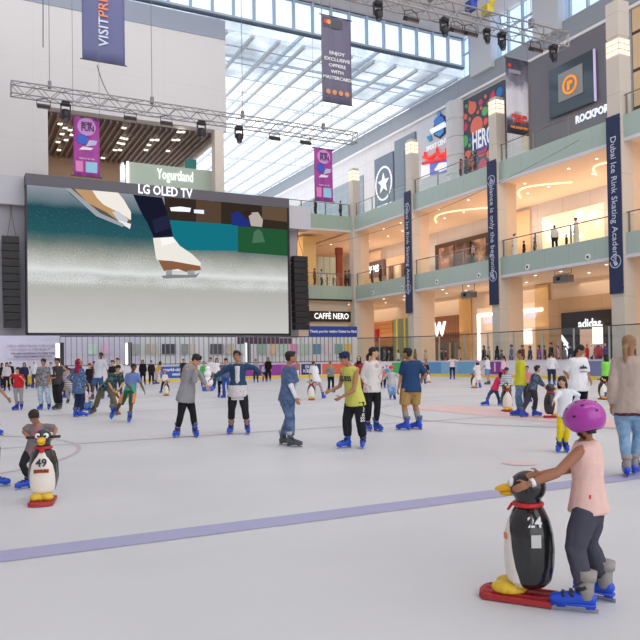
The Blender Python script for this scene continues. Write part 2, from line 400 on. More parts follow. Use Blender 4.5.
for x0, x1, c, txt in ADS:
    s1, s0 = s_at_px(x0), s_at_px(x1); n = 6; pts = [at_len(s0 + (s1 - s0) * i / n)[0] for i in range(n + 1)]
    mb = wall_along([(p.x, p.y) for p in pts], .25, 1.14, .02, -.025); o = mb.build('advert_panel', mat(c, .4))
    tag(o, f'{adn[c]} advert panel fixed to the far rink barrier', 'advert panel', 'advert panels on the rink barrier')
    if txt:
        p, ang = at_len((s0 + s1) / 2); x = Vector((-math.cos(ang), -math.sin(ang), 0)); 
        nrm = x.cross(ZU); text(txt, .34 if len(txt) > 1 else .9, frameM(p + nrm * .04 + ZU * .72, x, ZU), mat((235, 235, 245), .5), parent=o, bold=.01)
# glass screen with posts above the barrier on the right, bar fence along the far end
sg = empty('safety_screen', (34.15, 20, 0), 0, 'clear safety glass with dark top cable standing on the right rink barrier', 'safety screen')
def ins(o): o.parent = sg; o.matrix_parent_inverse = Matrix.Translation((-34.15, -20, 0)); return o
s_end = s_at_px(358)
sub = [at_len(s_end * i / 60)[0] for i in range(61)]
ins(wall_along([(p.x, p.y) for p in sub], 1.26, 3.2, .012, .04).build('glass_panel', glass((246, 250, 250), .05)))
pts = [p + Vector((0, 0, 3.22)) for p in sub]; ins(MB().tube(pts, .035, 6).build('top_cable', mat((60, 60, 65), .5)))
post = MB().box((-.04, -.04, 1.26), (.04, .04, 3.2)).mesh('post', mat((185, 190, 195), .35, .6)); s = 18
while s < s_end:
    p, _ = at_len(s); ins(shared('post', post, sg, (p.x + .05, p.y, 0))); s += 2.7
fn = empty('bar_fence', (15, 53.25, 0), 0, 'tall fence of thin dark vertical bars standing behind the far end of the ice', 'fence')
fa, fb = on_V(60, 340, 53.3).x, on_V(352, 340, 53.3).x
barm = MB().box((-.028, -.028, 0), (.028, .028, 3.4)).mesh('bar', mat((150, 148, 160), .4)); n = 64
for i in range(n): shared('bar', barm, fn, (fa + (fb - fa) * i / (n - 1) - 15, .1, 0))
MB().box((fa - 15, .05, 3.38), (fb - 15, .15, 3.46)).build('top_rail', mat((80, 78, 92), .4, .4), fn)
MB().box((fa - 15, .05, 1.3), (fb - 15, .15, 1.36)).build('bottom_rail', mat((110, 105, 120), .4, .4), fn)

# ---- ceilings, clerestory, skylight
M_CEIL = mat((228, 222, 220), .8); M_BAND = mat((142, 150, 162), .6, var=.05, vscale=.4); M_FR = mat((176, 192, 208), .5)
struct('wall_left', MB().box((-16.5, -30, 0), (-16, 57, 34.5)), mat((214, 212, 214), .7))
struct('ceiling', MB().box((-16, -26, 34.4), (47, VCL, 34.8)), M_CEIL)
mb = MB(); mb.box((-14, VCL, 34.3), (47, VCL + .5, 36)); struct('ceiling_beam', mb, M_CEIL)
mb = MB(); mb.box((-14, VCL - .1, 31.22), (UB, VCL + .3, 31.38)); struct('ceiling_beam', mb, mat((84, 96, 114), .5))
mb = MB(); mb.box((-14, VCL, 31.38), (UB, VCL + .2, 31.62)); 
k = UB
while k > -14:
    mb.box((k - .10, VCL - .05, 31.4), (k + .10, VCL + .3, 34.4)); k -= 1.93
mb.box((-14, VCL, 34.2), (UB, VCL + .2, 34.4)); struct('window_1', mb, M_FR)
o = MB().box((-14, VCL + .1, 31.6), (UB, VCL + .12, 34.25)).build('window_1_pane', glass((235, 245, 255), .08)); tag(o, kind='structure')
# right-hand clerestory above the cornice
mb = MB()
for v in [x * 1.9 for x in range(2, 31)]: mb.box((UB - .12, v - .1, 30.0), (UB + .12, v + .1, 34.4))
mb.box((UB - .1, 0, 32.6), (UB + .1, VCL, 32.75)); mb.box((UB - .15, 0, 30), (UB + .15, VCL, 30.3)); struct('window_2', mb, M_FR)
tag(MB().box((UB, 0, 30.2), (UB + .02, VCL, 34.3)).build('window_2_pane', glass((225, 240, 255), .08)), kind='structure')
for pa, pb in ((470, 491), (533, 559)):
    a = on_U(pa, 60, UB - .8).y; b = on_U(pb, 60, UB - .8).y
    struct('column', MB().box((UB - .8, b, 29.5), (UB + .6, a, 34.4)), mat((198, 202, 210), .6))
# skylight
ZS = 30.38; U1 = UB + .3
tag(MB().box((-14, VCL + 10, ZS), (U1, 118, ZS + .05)).build('skylight_glazing', glass((255, 255, 255), .03)), kind='structure')
def hazy():  # greyish reflections painted into the glass as a noise mix
    m = bpy.data.materials.new('frosted'); m.use_nodes = True; nt = m.node_tree; nt.nodes.clear()
    t = nt.nodes.new('ShaderNodeBsdfTransparent'); t.inputs[0].default_value = lin((240, 246, 252)); g = nt.nodes.new('ShaderNodeBsdfDiffuse'); g.inputs[0].default_value = lin((205, 218, 230))
    tc = nt.nodes.new('ShaderNodeTexCoord'); n = nt.nodes.new('ShaderNodeTexNoise'); n.inputs['Scale'].default_value = .25; n.inputs['Detail'].default_value = 5; nt.links.new(tc.outputs['Object'], n.inputs['Vector'])
    mr = nt.nodes.new('ShaderNodeMapRange'); mr.inputs[1].default_value = .35; mr.inputs[2].default_value = .7; mr.inputs[3].default_value = .05; mr.inputs[4].default_value = .55; nt.links.new(n.outputs['Fac'], mr.inputs[0])
    x = nt.nodes.new('ShaderNodeMixShader'); o = nt.nodes.new('ShaderNodeOutputMaterial'); nt.links.new(mr.outputs[0], x.inputs[0])
    nt.links.new(t.outputs[0], x.inputs[1]); nt.links.new(g.outputs[0], x.inputs[2]); nt.links.new(x.outputs[0], o.inputs[0]); return m
M_HAZE = hazy()
tag(MB().box((-14, VCL + .3, ZS), (U1, VCL + 10, ZS + .05)).box((-14, VCL + .24, ZS), (U1, VCL + .3, 31.3)).build('skylight_frosted_glazing', M_HAZE), kind='structure')  # near panes and upright strip, reflections painted in
mb = MB(); k = U1 - 1
while k > -14: mb.box((k - .15, VCL + .3, ZS - .25), (k + .15, 118, ZS)); k -= 2.5
v = VCL + 3
while v < 118: mb.box((-14, v - .03, ZS - .08), (U1, v + .03, ZS)); v += 3.4
struct('skylight_frame', mb, mat((196, 208, 222), .5))
mb = MB(); v = VCL + 6.5
while v < 118: mb.box((-14, v - .1, ZS + .5), (U1, v + .1, ZS + .7)); v += 11
k = U1 - 2
while k > -14: mb.box((k - .12, VCL + .3, ZS + 1), (k + .12, 118, ZS + 1.3)); k -= 8.2
struct('skylight_outer_frame', mb, mat((222, 232, 242), .5))

# ---- right-hand back wall (set back behind the galleries)
struct('wall_right', MB().box((UB, -42, 0), (UB + .4, 118, 28.35)), grid_mat((224, 222, 226), (196, 196, 204), 3.0, 2.2, ('Y', 'Z'), .05, .6))
struct('trim_cornice', MB().box((UB - .35, -6, 28.3), (UB + .5, 118, 30.15)), grid_mat((150, 157, 168), (132, 138, 150), 6.5, 9, ('Y', 'Z'), .06, .55))
struct('trim_cornice_ledge', MB().box((UB - .42, -6, 28.15), (UB + .5, 118, 28.38)), mat((236, 236, 240), .6))
struct('wall_back', MB().box((-14, 118, 0), (60, 118.4, 31.5)), mat((205, 215, 225), .6))
# gallery slabs, fascias, glass rails
M_GREEN = grid_mat((172, 190, 183), (150, 172, 164), 2.25, 20, ('Y', 'Z'), .03, .25); M_WT = mat((216, 216, 226), .5)
M_GREENX = grid_mat((172, 192, 178), (152, 176, 164), 2.25, 20, ('X', 'Z'), .03, .25)
M_SOF = mat((246, 224, 202), .8)
M_FLR = mat((205, 185, 165), .4)
V0G, V1G = 8.0, 66.2
for zb, zt, nm in ((L2B, L2T, 'gallery'), (L3B, L3T, 'gallery')):
    struct('floor_' + nm, MB().box((UC - .2, V0G, zb + .25), (UB, 84, zt)), [M_SOF])
    struct('ceiling_' + nm, MB().box((UC - .1, V0G, zb + .12), (UB, 84, zb + .24)), M_SOF)
    struct('trim_gallery_fascia', MB().box((UC - .28, V0G, zb + .2), (UC - .2, V1G, zt)), M_GREEN)
    struct('trim_gallery_edge', MB().box((UC - .3, V0G, zb - .02), (UC - .1, V1G, zb + .2)), M_WT)
    struct('floor_end_' + nm, MB().box((20, V1G + .1, zb + .25), (UC, 84, zt)), M_SOF)
    struct('trim_end_fascia', MB().box((20, V1G, zb + .2), (UC - .3, V1G + .08, zt)), M_GREENX)
    struct('trim_end_edge', MB().box((20, V1G - .02, zb), (UC - .3, V1G + .1, zb + .2)), M_WT if zb > 10 else mat((40, 38, 42), .5))
M_RAIL = mat((150, 140, 138), .3, .7)
def rail(v0, v1, z, word):
    c = Vector((UC - .15, (v0 + v1) / 2, z)); r = empty('gallery_railing', c, 0, f'glass gallery railing with metal handrail, {word}', 'railing', None)
    h = (v1 - v0) / 2
    MB().box((-.01, -h, 0), (.01, h, 1.15)).build('glass_panel', glass((248, 252, 250), .035), r)
    MB().tube([(0, -h, 1.3), (0, h, 1.3)], .045, 8).build('handrail', M_RAIL, r, True)
    n = max(2, round(2 * h / 3.6)); pm = MB().box((-.03, -.06, 0), (.03, .06, 1.28)).mesh('post', M_RAIL)
    for i in range(n + 1): shared('post', pm, r, (0, -h + .15 + (2 * h - .3) * i / n, 0))
for z, lev in ((L2T, 'first gallery'), (L3T, 'top gallery')):
    for i in range(4):
        rail(COLV[i] + .55, COLV[i + 1] - .55, z, f'{lev}, ' + ('nearest bay', 'second nearest bay', 'third bay', 'furthest bay beside the end gallery')[i])
    c = Vector((30, V1G + .15, z)); r = empty('gallery_railing', c, 0, f'glass railing across the end gallery, {lev}', 'railing')
    MB().box((-7, -.01, 0), (7.5, .01, 1.15)).build('glass_panel', glass((248, 252, 250), .035), r)
    MB().tube([(-7, 0, 1.3), (7.5, 0, 1.3)], .045, 8).build('handrail', M_RAIL, r, True)
    pm = MB().box((-.06, -.03, 0), (.06, .03, 1.28)).mesh('post', M_RAIL)
    for i in range(6): shared('post', pm, r, (-6.8 + i * 2.84, 0, 0))
# columns, each with a lit lantern cap
M_COL = grid_mat((212, 203, 193), (192, 182, 172), 90, 2.6, ('X', 'Z'), .04, .55)
M_COL1 = mat((205, 212, 200), .35)
for i, v in enumerate(COLV):
    top = 20.6
    q = .52 if i < 2 else .45; mb = MB().box((UC - q, v - q, 0), (UC + q, v + q, top)); mb.box((UC - q + .06, v - q + .06, 21.75), (UC + q - .06, v + q - .06, 21.95))
    if i == 1: mb.box((UC - .5, v - .5, 21.9), (UC + .5, v + .5, 24.2))
    mb.box((UC - .3, v - .3, top), (UC + .3, v + .3, 22))
    struct('column', mb, M_COL, bevel=.02)
    struct('column', MB().box((UC + q, v - .4, 0), (UC + 2.0, v + .5, L2B + .2)).box((UC + q, v - .4, L2T), (UC + 1.5, v + .5, L3B + .2)), mat((232, 206, 180), .6))
    lt = MB().box((-q + .03, -q + .03, 0), (q - .03, q - .03, 1.12)).build('column_lantern', glow((255, 236, 208), 1.6), loc=(UC, v, 20.62))
    tag(lt, f'glowing square lantern capping the {("nearest, out of view,", "near", "second", "third", "far")[i]} gallery column', 'lantern', 'lanterns on the gallery columns')
    cg = MB()
    for z in (.0, .36, .74, 1.08): cg.box((-q, -q, z), (q, q, z + .05))
    for x in (-q, 0, q - .03):
        cg.box((x, -q - .005, 0), (x + .03, -q + .01, 1.1)); cg.box((-q - .005, x, 0), (-q + .01, x + .03, 1.1))
    cg.build('lantern_frame', mat((225, 205, 180), .5), lt)
# light and cove fittings under the galleries, with added upward fills
for zb, sd in ((L2B, 1), (L3B, 2)):
    for v in (26.5, 38, 49.5, 61, 73):
        area('gallery_lamp', (43.2, v, zb - .25), (0, 0, 0), 4, 8, 90 if sd == 1 else 140, (1, .79, .60))
        area('gallery_uplight', (44.6, v, zb - 3.6), (PI, 0, 0), 2.5, 8, 60 if sd == 1 else 100, (1, .77, .58))  # added warm fill in mid-air, brightens the soffit from below
    area('end_gallery_lamp', (31, 74, zb - .25), (0, 0, 0), 10, 6, 200, (1, .8, .62))
    area('end_uplight', (31, 75, zb - 3.6), (PI, 0, 0), 8, 5, 170, (1, .77, .58))  # same added upward fill for the end gallery soffit
dl = MB().disc((0, 0, 0), (0, 0, -1), .10, .03, 12).mesh('downlight', glow((255, 245, 225), 3)); rnd = random.Random(3)
ORD = 'first second third fourth fifth sixth seventh eighth ninth tenth eleventh twelfth thirteenth fourteenth fifteenth sixteenth seventeenth eighteenth nineteenth twentieth'.split()
for zb in (L2B, L3B):
    for iv, v in enumerate([24 + 3.6 * i for i in range(15)]):
        for u in (39.8, 42.6):
            o = bpy.data.objects.new('downlight', dl); COL.objects.link(o); o.location = (u + rnd.uniform(-.3, .3), v + rnd.uniform(-.6, .6), zb + .12)
            tag(o, f'round downlight under the {"first" if zb < 10 else "top"} gallery, {"edge" if u < 41 else "inner"} row, {ORD[14 - iv]} from the far end', 'downlight', f'downlights under the {"first" if zb < 10 else "top"} gallery')
def cove(px0, px1, py, U, z, nm):
    a = on_U(px0, py, U); b = on_U(px1, py, U); v0, v1 = a.y, b.y; mb = MB(); pts = []
    for i in range(15):
        t = i / 14; pts.append((U + 1.3 - 2.2 * math.sin(t * PI), v0 + (v1 - v0) * t, z - .02))
    mb.tube(pts, .07, 6); tag(mb.build('cove_light', glow((255, 226, 170), 2.2)), nm, 'cove light')
cove(426, 476, 230, 41.8, L3B + .1, 'curved glowing cove light in the first gallery ceiling, bay with dark posters')
cove(509, 560, 210, 41.8, L3B + .1, 'curved glowing cove light in the first gallery ceiling above the man in white')
cove(584, 636, 182, 41.8, L3B + .1, 'curved glowing cove light in the first gallery ceiling behind the near column')
# ================================================================== SCREEN END
M_LIL = mat((150, 146, 160), .6); M_DK = mat((62, 60, 68), .5)
def pv(px, py, V): p = on_V(px, py, V); return p
# white volume hanging over the end, with its opening
uA = pv(48, 140, VBOX).x; uB = pv(226, 100, VBOX).x; uP0 = pv(215, 150, VBOX).x; uP1 = pv(224, 150, VBOX).x
M_WALL = grid_mat((214, 212, 214), (204, 202, 206), 5, 6.1, ('X', 'Z'), .03, .7)
struct('wall_end', MB().box((-14, VBOX, 21.0), (uB, VBOX + 1, 28.8)), M_WALL)
struct('wall_end_left', MB().box((-14, VBOX, 14.6), (uA, VBOX + 1, 21.0)), M_WALL)
struct('trim_end_band', MB().box((-14, VBOX - .06, 28.8), (uB, VBOX + 1, 30.45)), mat((150, 158, 176), .6))
struct('column', MB().box((uP0, VBOX, 12), (uP1, VBOX + .9, 21.0)), mat((226, 216, 206), .6))
struct('wall_end_low_left', MB().box((-14, VBOX - .5, 3.6), (5.4, VBOX, 14.6)), mat((170, 168, 180), .6))
struct('trim_end_panel', MB().box((-14, VBOX - 1.2, 13.1), (pv(24.5, 190, 55.8).x, VBOX - .5, 15.2)), mat((196, 196, 206), .5))
# inside the opening: slatted ceiling with lamps, warm side wall, yogurt shop fascia
vS = 70
struct('ceiling_slatted', MB().box((uA, VBOX + 1, 21.0), (uP1, vS, 21.2)), mat((128, 118, 118), .8))
mb = MB(); u = uA + .3
while u < uP1: mb.box((u, VBOX + 1, 20.75), (u + .14, vS, 21.0)); u += .5
struct('ceiling_slats', mb, mat((150, 138, 132), .6))
struct('trim_opening', MB().box((uP1 - .3, VBOX + 1, 20.6), (uP1, vS, 21.25)), mat((235, 232, 235), .5))
struct('wall_opening_back', MB().box((uA - 3, vS, 12), (14, vS + .3, 21.2)), mat((190, 165, 145), .6))
struct('wall_opening_left', MB().box((uA - .3, VBOX + 1, 12), (uA, vS, 21.0)), mat((225, 190, 155), .6))
struct('floor_upper_end', MB().box((uA, VBOX, 14.2), (uP1, vS, 14.6)), mat((160, 140, 130), .5))
area('opening_lamp', (13, 64, 20.6), (0, 0, 0), 12, 8, 200, (1, .88, .78))
area('opening_uplight', (11, 64, 15), (PI, 0, 0), 10, 6, 80, (1, .85, .75))  # added upward fill, lightens the slatted ceiling
NTH = ORD + ['twenty-' + w_ for w_ in ORD[:9]]
lampm = MB().box((-.16, -.16, -.05), (.16, .16, 0)).mesh('ceiling_spotlight', glow((255, 244, 225), 3)); k = 0
for px, py in sorted([(124, 128), (122, 138), (126, 139), (119, 143), (123, 144), (115, 150), (120, 150), (152, 140), (157, 140), (149, 145), (146, 150), (179, 132), (183, 132), (174, 140), (178, 140), (168, 151), (103, 158), (60, 124), (65, 128), (62, 134), (70, 130), (58, 142), (66, 140), (72, 135), (59, 150)]):
    p = on_z(px, py, 20.7)
    if p.y > vS: p = on_V(px, py, vS - .2)
    o = bpy.data.objects.new('ceiling_spotlight', lampm); COL.objects.link(o); o.location = (p.x, min(p.y, vS - .4), 20.72)
    tag(o, f'square spotlight in the slatted ceiling above the yogurt shop, {NTH[k]} from the left', 'spotlight', 'spotlights in the slatted ceiling'); k += 1
a = pv(127, 160, 59.2); b = pv(215, 172.5, 59.2)
yo = tag(MB().box((a.x, 59.2, 14.6), (b.x, 59.9, 18.1)).build('shop_fascia', mat((186, 204, 190), .4)), 'pale green yogurt shop fascia with white script lettering, above the big screen', 'shop sign')
text('Yogurtland', 1.25, MV((pv(176, 178, 59).x, 59.15, pv(176, 175.5, 59).z)), glow((255, 255, 255), 1.4), parent=yo, bold=.012, width=pv(194, 178, 59).x - pv(158, 178, 59).x)
MB().box((a.x - .05, 59.1, 14.6), (a.x + .12, 59.2, 18.1)).build('light_strip', glow((255, 235, 225), 2.5), yo)
p = pv(188, 161, 59.0); o = tag(MB().box((p.x - .1, 59.5, 18.1), (p.x + .9, 59.6, 19)).build('hanging_sign', mat((40, 130, 125), .5)), 'small teal square sign above the pale green fascia', 'sign')
# big LED screen
sL, sR = pv(26.5, 250, VSC).x, pv(288.7, 250, VSC).x; zT, zB = 15.12, 3.62
scr = empty('led_screen', ((sL + sR) / 2, VSC, zB), 0, 'giant wide screen showing white figure skates spraying ice, in a dark frame', 'screen')
cx = (sL + sR) / 2
def sc_(mb, name, m): o = mb.build(name, m, scr); o.matrix_parent_inverse = Matrix.Translation((-cx, -VSC, -zB)); return o
sc_(MB().box((sL, VSC + .02, zB), (sR, VSC + 1.4, zT - .1)), 'housing', M_DK)
sc_(MB().box((sL - .05, VSC - .12, 14.32), (sR + .05, VSC + 1.2, zT), 0), 'top_band', mat((98, 95, 106), .5))
mb = MB(); mb.box((sL - .05, VSC - .1, zB - .1), (sR + .05, VSC + .1, zB + .1)); mb.box((sL - .05, VSC - .1, zB), (sL + .05, VSC + .1, zT - .3)); mb.box((sR - .12, VSC - .1, zB), (sR + .05, VSC + .1, zT - .3)); sc_(mb, 'frame', mat((30, 29, 34), .4))
def led_mat():
    m = ramp_mat('Z', zB, 14.3, [(0, (216, 214, 212)), (.22, (198, 197, 193)), (.40, (184, 184, 176)), (.435, (240, 240, 240)), (.47, (204, 205, 200)), (.55, (168, 170, 160)), (.64, (96, 118, 116)), (.70, (34, 92, 100)), (.86, (26, 78, 90)), (.90, (100, 122, 132)), (1, (150, 158, 168))], .05, .5, .86, name='screen_picture')
    nt = m.node_tree; b = nt.nodes['Principled BSDF']; l = b.inputs['Emission Color'].links[0].from_socket
    tc = nt.nodes.new('ShaderNodeTexCoord'); n = nt.nodes.new('ShaderNodeTexNoise'); n.inputs['Scale'].default_value = 12; n.inputs['Detail'].default_value = 5; nt.links.new(tc.outputs['Object'], n.inputs['Vector'])
    n3 = nt.nodes.new('ShaderNodeTexNoise'); n3.inputs['Scale'].default_value = .35; nt.links.new(tc.outputs['Object'], n3.inputs['Vector'])
    sp = nt.nodes.new('ShaderNodeSeparateXYZ'); nt.links.new(tc.outputs['Object'], sp.inputs[0])
    band = nt.nodes.new('ShaderNodeMapRange'); band.inputs[1].default_value = 7.6; band.inputs[2].default_value = 10.6; band.inputs[3].default_value = .62; band.inputs[4].default_value = .0; nt.links.new(sp.outputs['Z'], band.inputs[0])
    lowb = nt.nodes.new('ShaderNodeMapRange'); lowb.inputs[1].default_value = 6.9; lowb.inputs[2].default_value = 7.5; lowb.inputs[3].default_value = 0; lowb.inputs[4].default_value = 1; nt.links.new(sp.outputs['Z'], lowb.inputs[0])
    ad = nt.nodes.new('ShaderNodeMath'); ad.operation = 'MULTIPLY'; nt.links.new(band.outputs[0], ad.inputs[0]); nt.links.new(lowb.outputs[0], ad.inputs[1])
    ad2 = nt.nodes.new('ShaderNodeMath'); ad2.operation = 'MULTIPLY'; nt.links.new(ad.outputs[0], ad2.inputs[0]); nt.links.new(n3.outputs['Fac'], ad2.inputs[1])
    s1 = nt.nodes.new('ShaderNodeMath'); s1.operation = 'ADD'; nt.links.new(ad2.outputs[0], s1.inputs[0]); nt.links.new(n.outputs['Fac'], s1.inputs[1])
    th = nt.nodes.new('ShaderNodeMapRange'); th.inputs[1].default_value = .62; th.inputs[2].default_value = .92; nt.links.new(s1.outputs[0], th.inputs[0])
    mx = nt.nodes.new('ShaderNodeMix'); mx.data_type = 'RGBA'; mx.inputs[7].default_value = lin((232, 236, 236)); nt.links.new(th.outputs[0], mx.inputs[0]); nt.links.new(l, mx.inputs[6]); nt.links.new(mx.outputs[2], b.inputs['Emission Color'])
    return m
sc_(MB().add([(sL, VSC, zB), (sR, VSC, zB), (sR, VSC, 14.35), (sL, VSC, 14.35)], [(0, 1, 2, 3)]), 'display', led_mat())
ly = [0]
def layer(pts, c, name='picture_detail', s=1.05):
    ly[0] += 1; d = VSC - .004 * ly[0]
    sc_(MB().add([pv(x, y, d) for x, y in pts], [tuple(range(len(pts)))]), name, glow(c, s))
# background blocks on the right of the picture, then the skates
layer([(164, 194), (287.5, 208), (287.8, 230), (236, 226), (166, 222)], (52, 42, 36))
layer([(196, 198), (221, 201), (221, 224), (196, 222)], (84, 66, 52)); layer([(262, 205), (287.5, 208), (287.7, 222), (262, 219)], (96, 78, 60))
layer([(170, 220), (238, 225), (238, 251), (176, 250)], (20, 112, 126))
layer([(238, 227), (288, 230), (288.2, 256), (238, 252)], (36, 84, 52))
layer([(170, 207.5), (180, 206.5), (191, 208), (190, 212), (171, 211)], (236, 240, 255), s=1.2); layer([(194, 209.5), (204, 210), (204, 214), (194, 213)], (220, 228, 255), s=1.2)
layer([(231, 214), (238, 211), (243, 216), (250, 222), (248, 227), (232, 225)], (34, 48, 120)); layer([(248, 213), (258, 212), (263, 220), (262, 227), (251, 226)], (178, 170, 162)); layer([(243, 212), (249, 209), (252, 214), (247, 217)], (50, 36, 30))
layer([(254, 232), (258, 229), (262, 232), (265, 242), (252, 243)], (74, 112, 88))
# raised left skate
layer([(66, 187), (92, 189), (112, 203), (128, 214), (132, 224), (126, 227), (108, 216), (86, 207), (70, 194)], (92, 84, 80))
layer([(74, 188.5), (96, 190.5), (112, 204), (126, 212), (130, 220), (120, 222), (106, 212), (88, 203)], (186, 148, 106))
layer([(92, 190), (118, 192.5), (124, 200), (131, 212), (131, 220), (120, 213), (104, 205), (97, 198)], (236, 230, 222))
layer([(112, 212), (118, 211), (128, 219), (127, 223), (118, 220)], (196, 200, 206)); layer([(118, 220), (131, 224), (130, 229), (120, 223)], (228, 232, 236))
layer([(64, 187), (70, 187.5), (100, 213), (124, 224), (123, 227), (96, 216)], (156, 160, 166))
# right leg and skate
layer([(133, 194.5), (162, 197.5), (168, 215), (173, 236), (154, 238), (148, 224), (140, 210)], (24, 26, 44)); layer([(152, 220), (168, 215), (171, 228), (155, 233)], (34, 38, 62))
layer([(153, 238), (173, 237), (180, 246), (192, 254), (201, 263), (200, 269), (180, 271), (164, 270), (156, 258)], (232, 228, 220)); layer([(160, 238), (173, 237), (176, 242), (162, 246)], (246, 243, 238))
layer([(158, 260), (172, 261), (200, 266), (201, 270), (186, 272), (178, 269), (164, 271)], (134, 92, 66)); layer([(166, 270), (172, 270), (172, 276), (166, 276)], (150, 154, 158)); layer([(187, 271), (194, 270), (195, 275), (188, 275)], (150, 154, 158))
layer([(161, 276), (170, 274.5), (194, 275), (200, 272.5), (196, 277.5), (164, 278.5)], (128, 130, 132))
text('LG OLED TV', 1.0, Matrix.Translation((-cx, -VSC, -zB)) @ MV((pv(165.5, 190, VSC - .15).x, VSC - .14, 14.72)), glow((250, 250, 255), 1.3), parent=scr, name='lettering', bold=.02, width=pv(192.5, 190, VSC).x - pv(138.5, 190, VSC).x)
p = pv(164, 190, VSC - .2); 
# towers and line-array speakers either side
def line_array(px, py0, py1, V, wpx, word, tz, dv):
    a = pv(px - wpx / 2, py0, V); b = pv(px + wpx / 2, py1, V); wd = (b.x - a.x) / 2; h = a.z - b.z; n = 12
    r = empty('line_array_speaker', ((a.x + b.x) / 2, V, b.z), 0, f'tall black hanging line-array speaker {word}', 'speaker'); bm = MB().box((-wd, -.35, .02), (wd, .35, h / n - .02)).box((-wd * .92, -.37, .06), (wd * .92, -.34, h / n - .06)).mesh('speaker_box', mat((34, 32, 38), .5))
    for i in range(n): shared('speaker_box', bm, r, (-.10 * math.sin(i / n * 1.3), 0, i * h / n))
    tz -= b.z; MB().tube([(-wd * .5, 0, h), (0, dv, tz - .6)], .02, 5).tube([(wd * .5, 0, h), (0, dv, tz - .6)], .02, 5).tube([(0, dv, tz - .6), (0, dv, tz + .05)], .04, 5).build('cable', mat((110, 80, 60), .5), r)
line_array(12, 236, 328, 55.6, 18, 'beside the left edge of the giant screen', 13.15, .4)
line_array(300.5, 256, 330, 54.4, 15, 'beside the right edge of the giant screen', on_V(300, 229, 54.2).z, .4)
u0 = sR + .15; u1 = pv(298, 280, 56).x; struct('column', MB().box((u0, 56, 3.4), (u1, 57, 13.0)), mat((186, 182, 192), .5))
a = pv(290, 204, 54.2); b = pv(313, 229, 54.2); tag(MB().box((a.x, 54.6, b.z), (b.x, 55.95, a.z)).build('rigging_box', mat((204, 204, 212), .5), bevel=.03), 'pale grey box on the tower above the right-hand line-array speaker', 'box')
MB().box((u0, 57, 3.2), (u1, 57.1, 3.4))
# wall, beam and lit posters under the screen
struct('wall_end_lower', MB().box((-14, 60, 0), (13.5, 60.4, 5.5)), grid_mat((212, 212, 232), (196, 194, 218), 2.4, 9, ('X', 'Z'), .05, .5))
struct('wall_end_lower_mid', MB().box((13.5, 60, 0), (34.5, 60.4, 3.75)), grid_mat((224, 228, 234), (186, 190, 200), 1.5, 9, ('X', 'Z'), .08, .5))
area('concourse_lamp', (8, 58.2, 4.9), (0, 0, 0), 36, 1.2, 430, (.97, .97, 1)); area('concourse_lamp', (24, 58.2, 4.9), (0, 0, 0), 8, 1.2, 60, (1, .95, .9))  # added fills hidden behind the screen housing, brighten the lower wall
def wall_text(s, size, px, py, c, V=59.95, b=0):
    p = pv(px, py, V); return p
n1 = tag(MB().box((pv(8, 350, 59.9).x, 59.93, pv(8, 359, 59.9).z), (pv(64, 350, 59.9).x, 59.96, pv(60, 341, 59.9).z)).build('notice_panel', mat((218, 214, 234), .5)), 'lilac notice panel with grey Arabic and English lines on the wall under the screen', 'notice')
text('نحن نعمل على تحسين', .26, MV((pv(32, 345, 59.9).x, 59.9, pv(32, 345, 59.9).z)), mat((150, 140, 172), .6), parent=n1, sx=1.2)
text('للترحيب بكم قريبا', .26, MV((pv(30, 349, 59.9).x, 59.9, pv(30, 348.8, 59.9).z)), mat((150, 140, 172), .6), parent=n1)
text('WE ARE WORKING TO KEEP THIS', .21, MV((pv(33, 353.5, 59.9).x, 59.9, pv(33, 353.5, 59.9).z)), mat((128, 118, 160), .6), parent=n1, bold=.004)
text('AREA WELCOMING FOR YOU', .21, MV((pv(33, 356.3, 59.9).x, 59.9, pv(33, 356.6, 59.9).z)), mat((128, 118, 160), .6), parent=n1, bold=.004)
for px, w_ in ((58, 1), (126.5, 1), (246, 0)):
    p = pv(px, 350, 56); o = empty('light_post', (p.x, 56, 0), 0, 'dark post with a bright vertical light tube, ' + {58: 'beside the lilac notice panel', 126: 'left of the blue advert', 246: 'near the purple advert panel'}[int(px)], 'light post')
    MB().box((.12, 0, 0), (.42, .4, 3.05)).build('post', M_DK, o); MB().box((-.14, -.02, 1.3), (.1, .1, 3.0)).build('light_tube', glow((255, 255, 255), 2.5 if w_ else 1), o)
PCOL = ['mint', 'pink', 'grey-green', 'tan', 'cream', 'wide charcoal', 'slate', 'pale beige', 'dark grey', 'sand', 'green', 'peach', 'pale mint', 'sea-green', 'rose', 'light aqua', 'teal-blue', 'pale mauve', 'jade', 'golden']
for i, (px, w_, c) in enumerate([(92, 9, (206, 236, 220)), (106, 8, (234, 196, 226)), (136, 8, (168, 180, 176)), (148, 6, (190, 176, 156)), (155, 5, (206, 200, 186)), (169, 14, (72, 74, 82)), (185, 7, (150, 158, 160)), (193, 6, (214, 206, 190)), (217, 13, (86, 92, 96)), (230, 8, (206, 196, 176)), (262, 10, (150, 190, 168)), (273, 7, (230, 200, 160)), (243, 6, (196, 222, 208)), (283, 9, (186, 216, 206)), (294, 8, (226, 150, 190)), (305, 10, (180, 214, 200)), (317, 9, (90, 150, 180)), (328, 8, (232, 214, 226)), (339, 8, (120, 180, 160)), (348, 7, (226, 196, 96))]):
    a = pv(px - w_ / 2, 344, 59.9); b = pv(px + w_ / 2, 354, 59.9)
    tag(MB().box((a.x, 59.9, b.z), (b.x, 59.97, a.z)).build('window_poster', mat(c, .4)), f'{PCOL[i]} window poster seen through the bar fence', 'poster', 'posters behind the bar fence')
struct('wall_purple', MB().box((pv(238, 345, 58.5).x, 58.5, 2.95), (pv(292, 345, 58.5).x, 58.7, 3.55)), mat((96, 74, 98), .5))
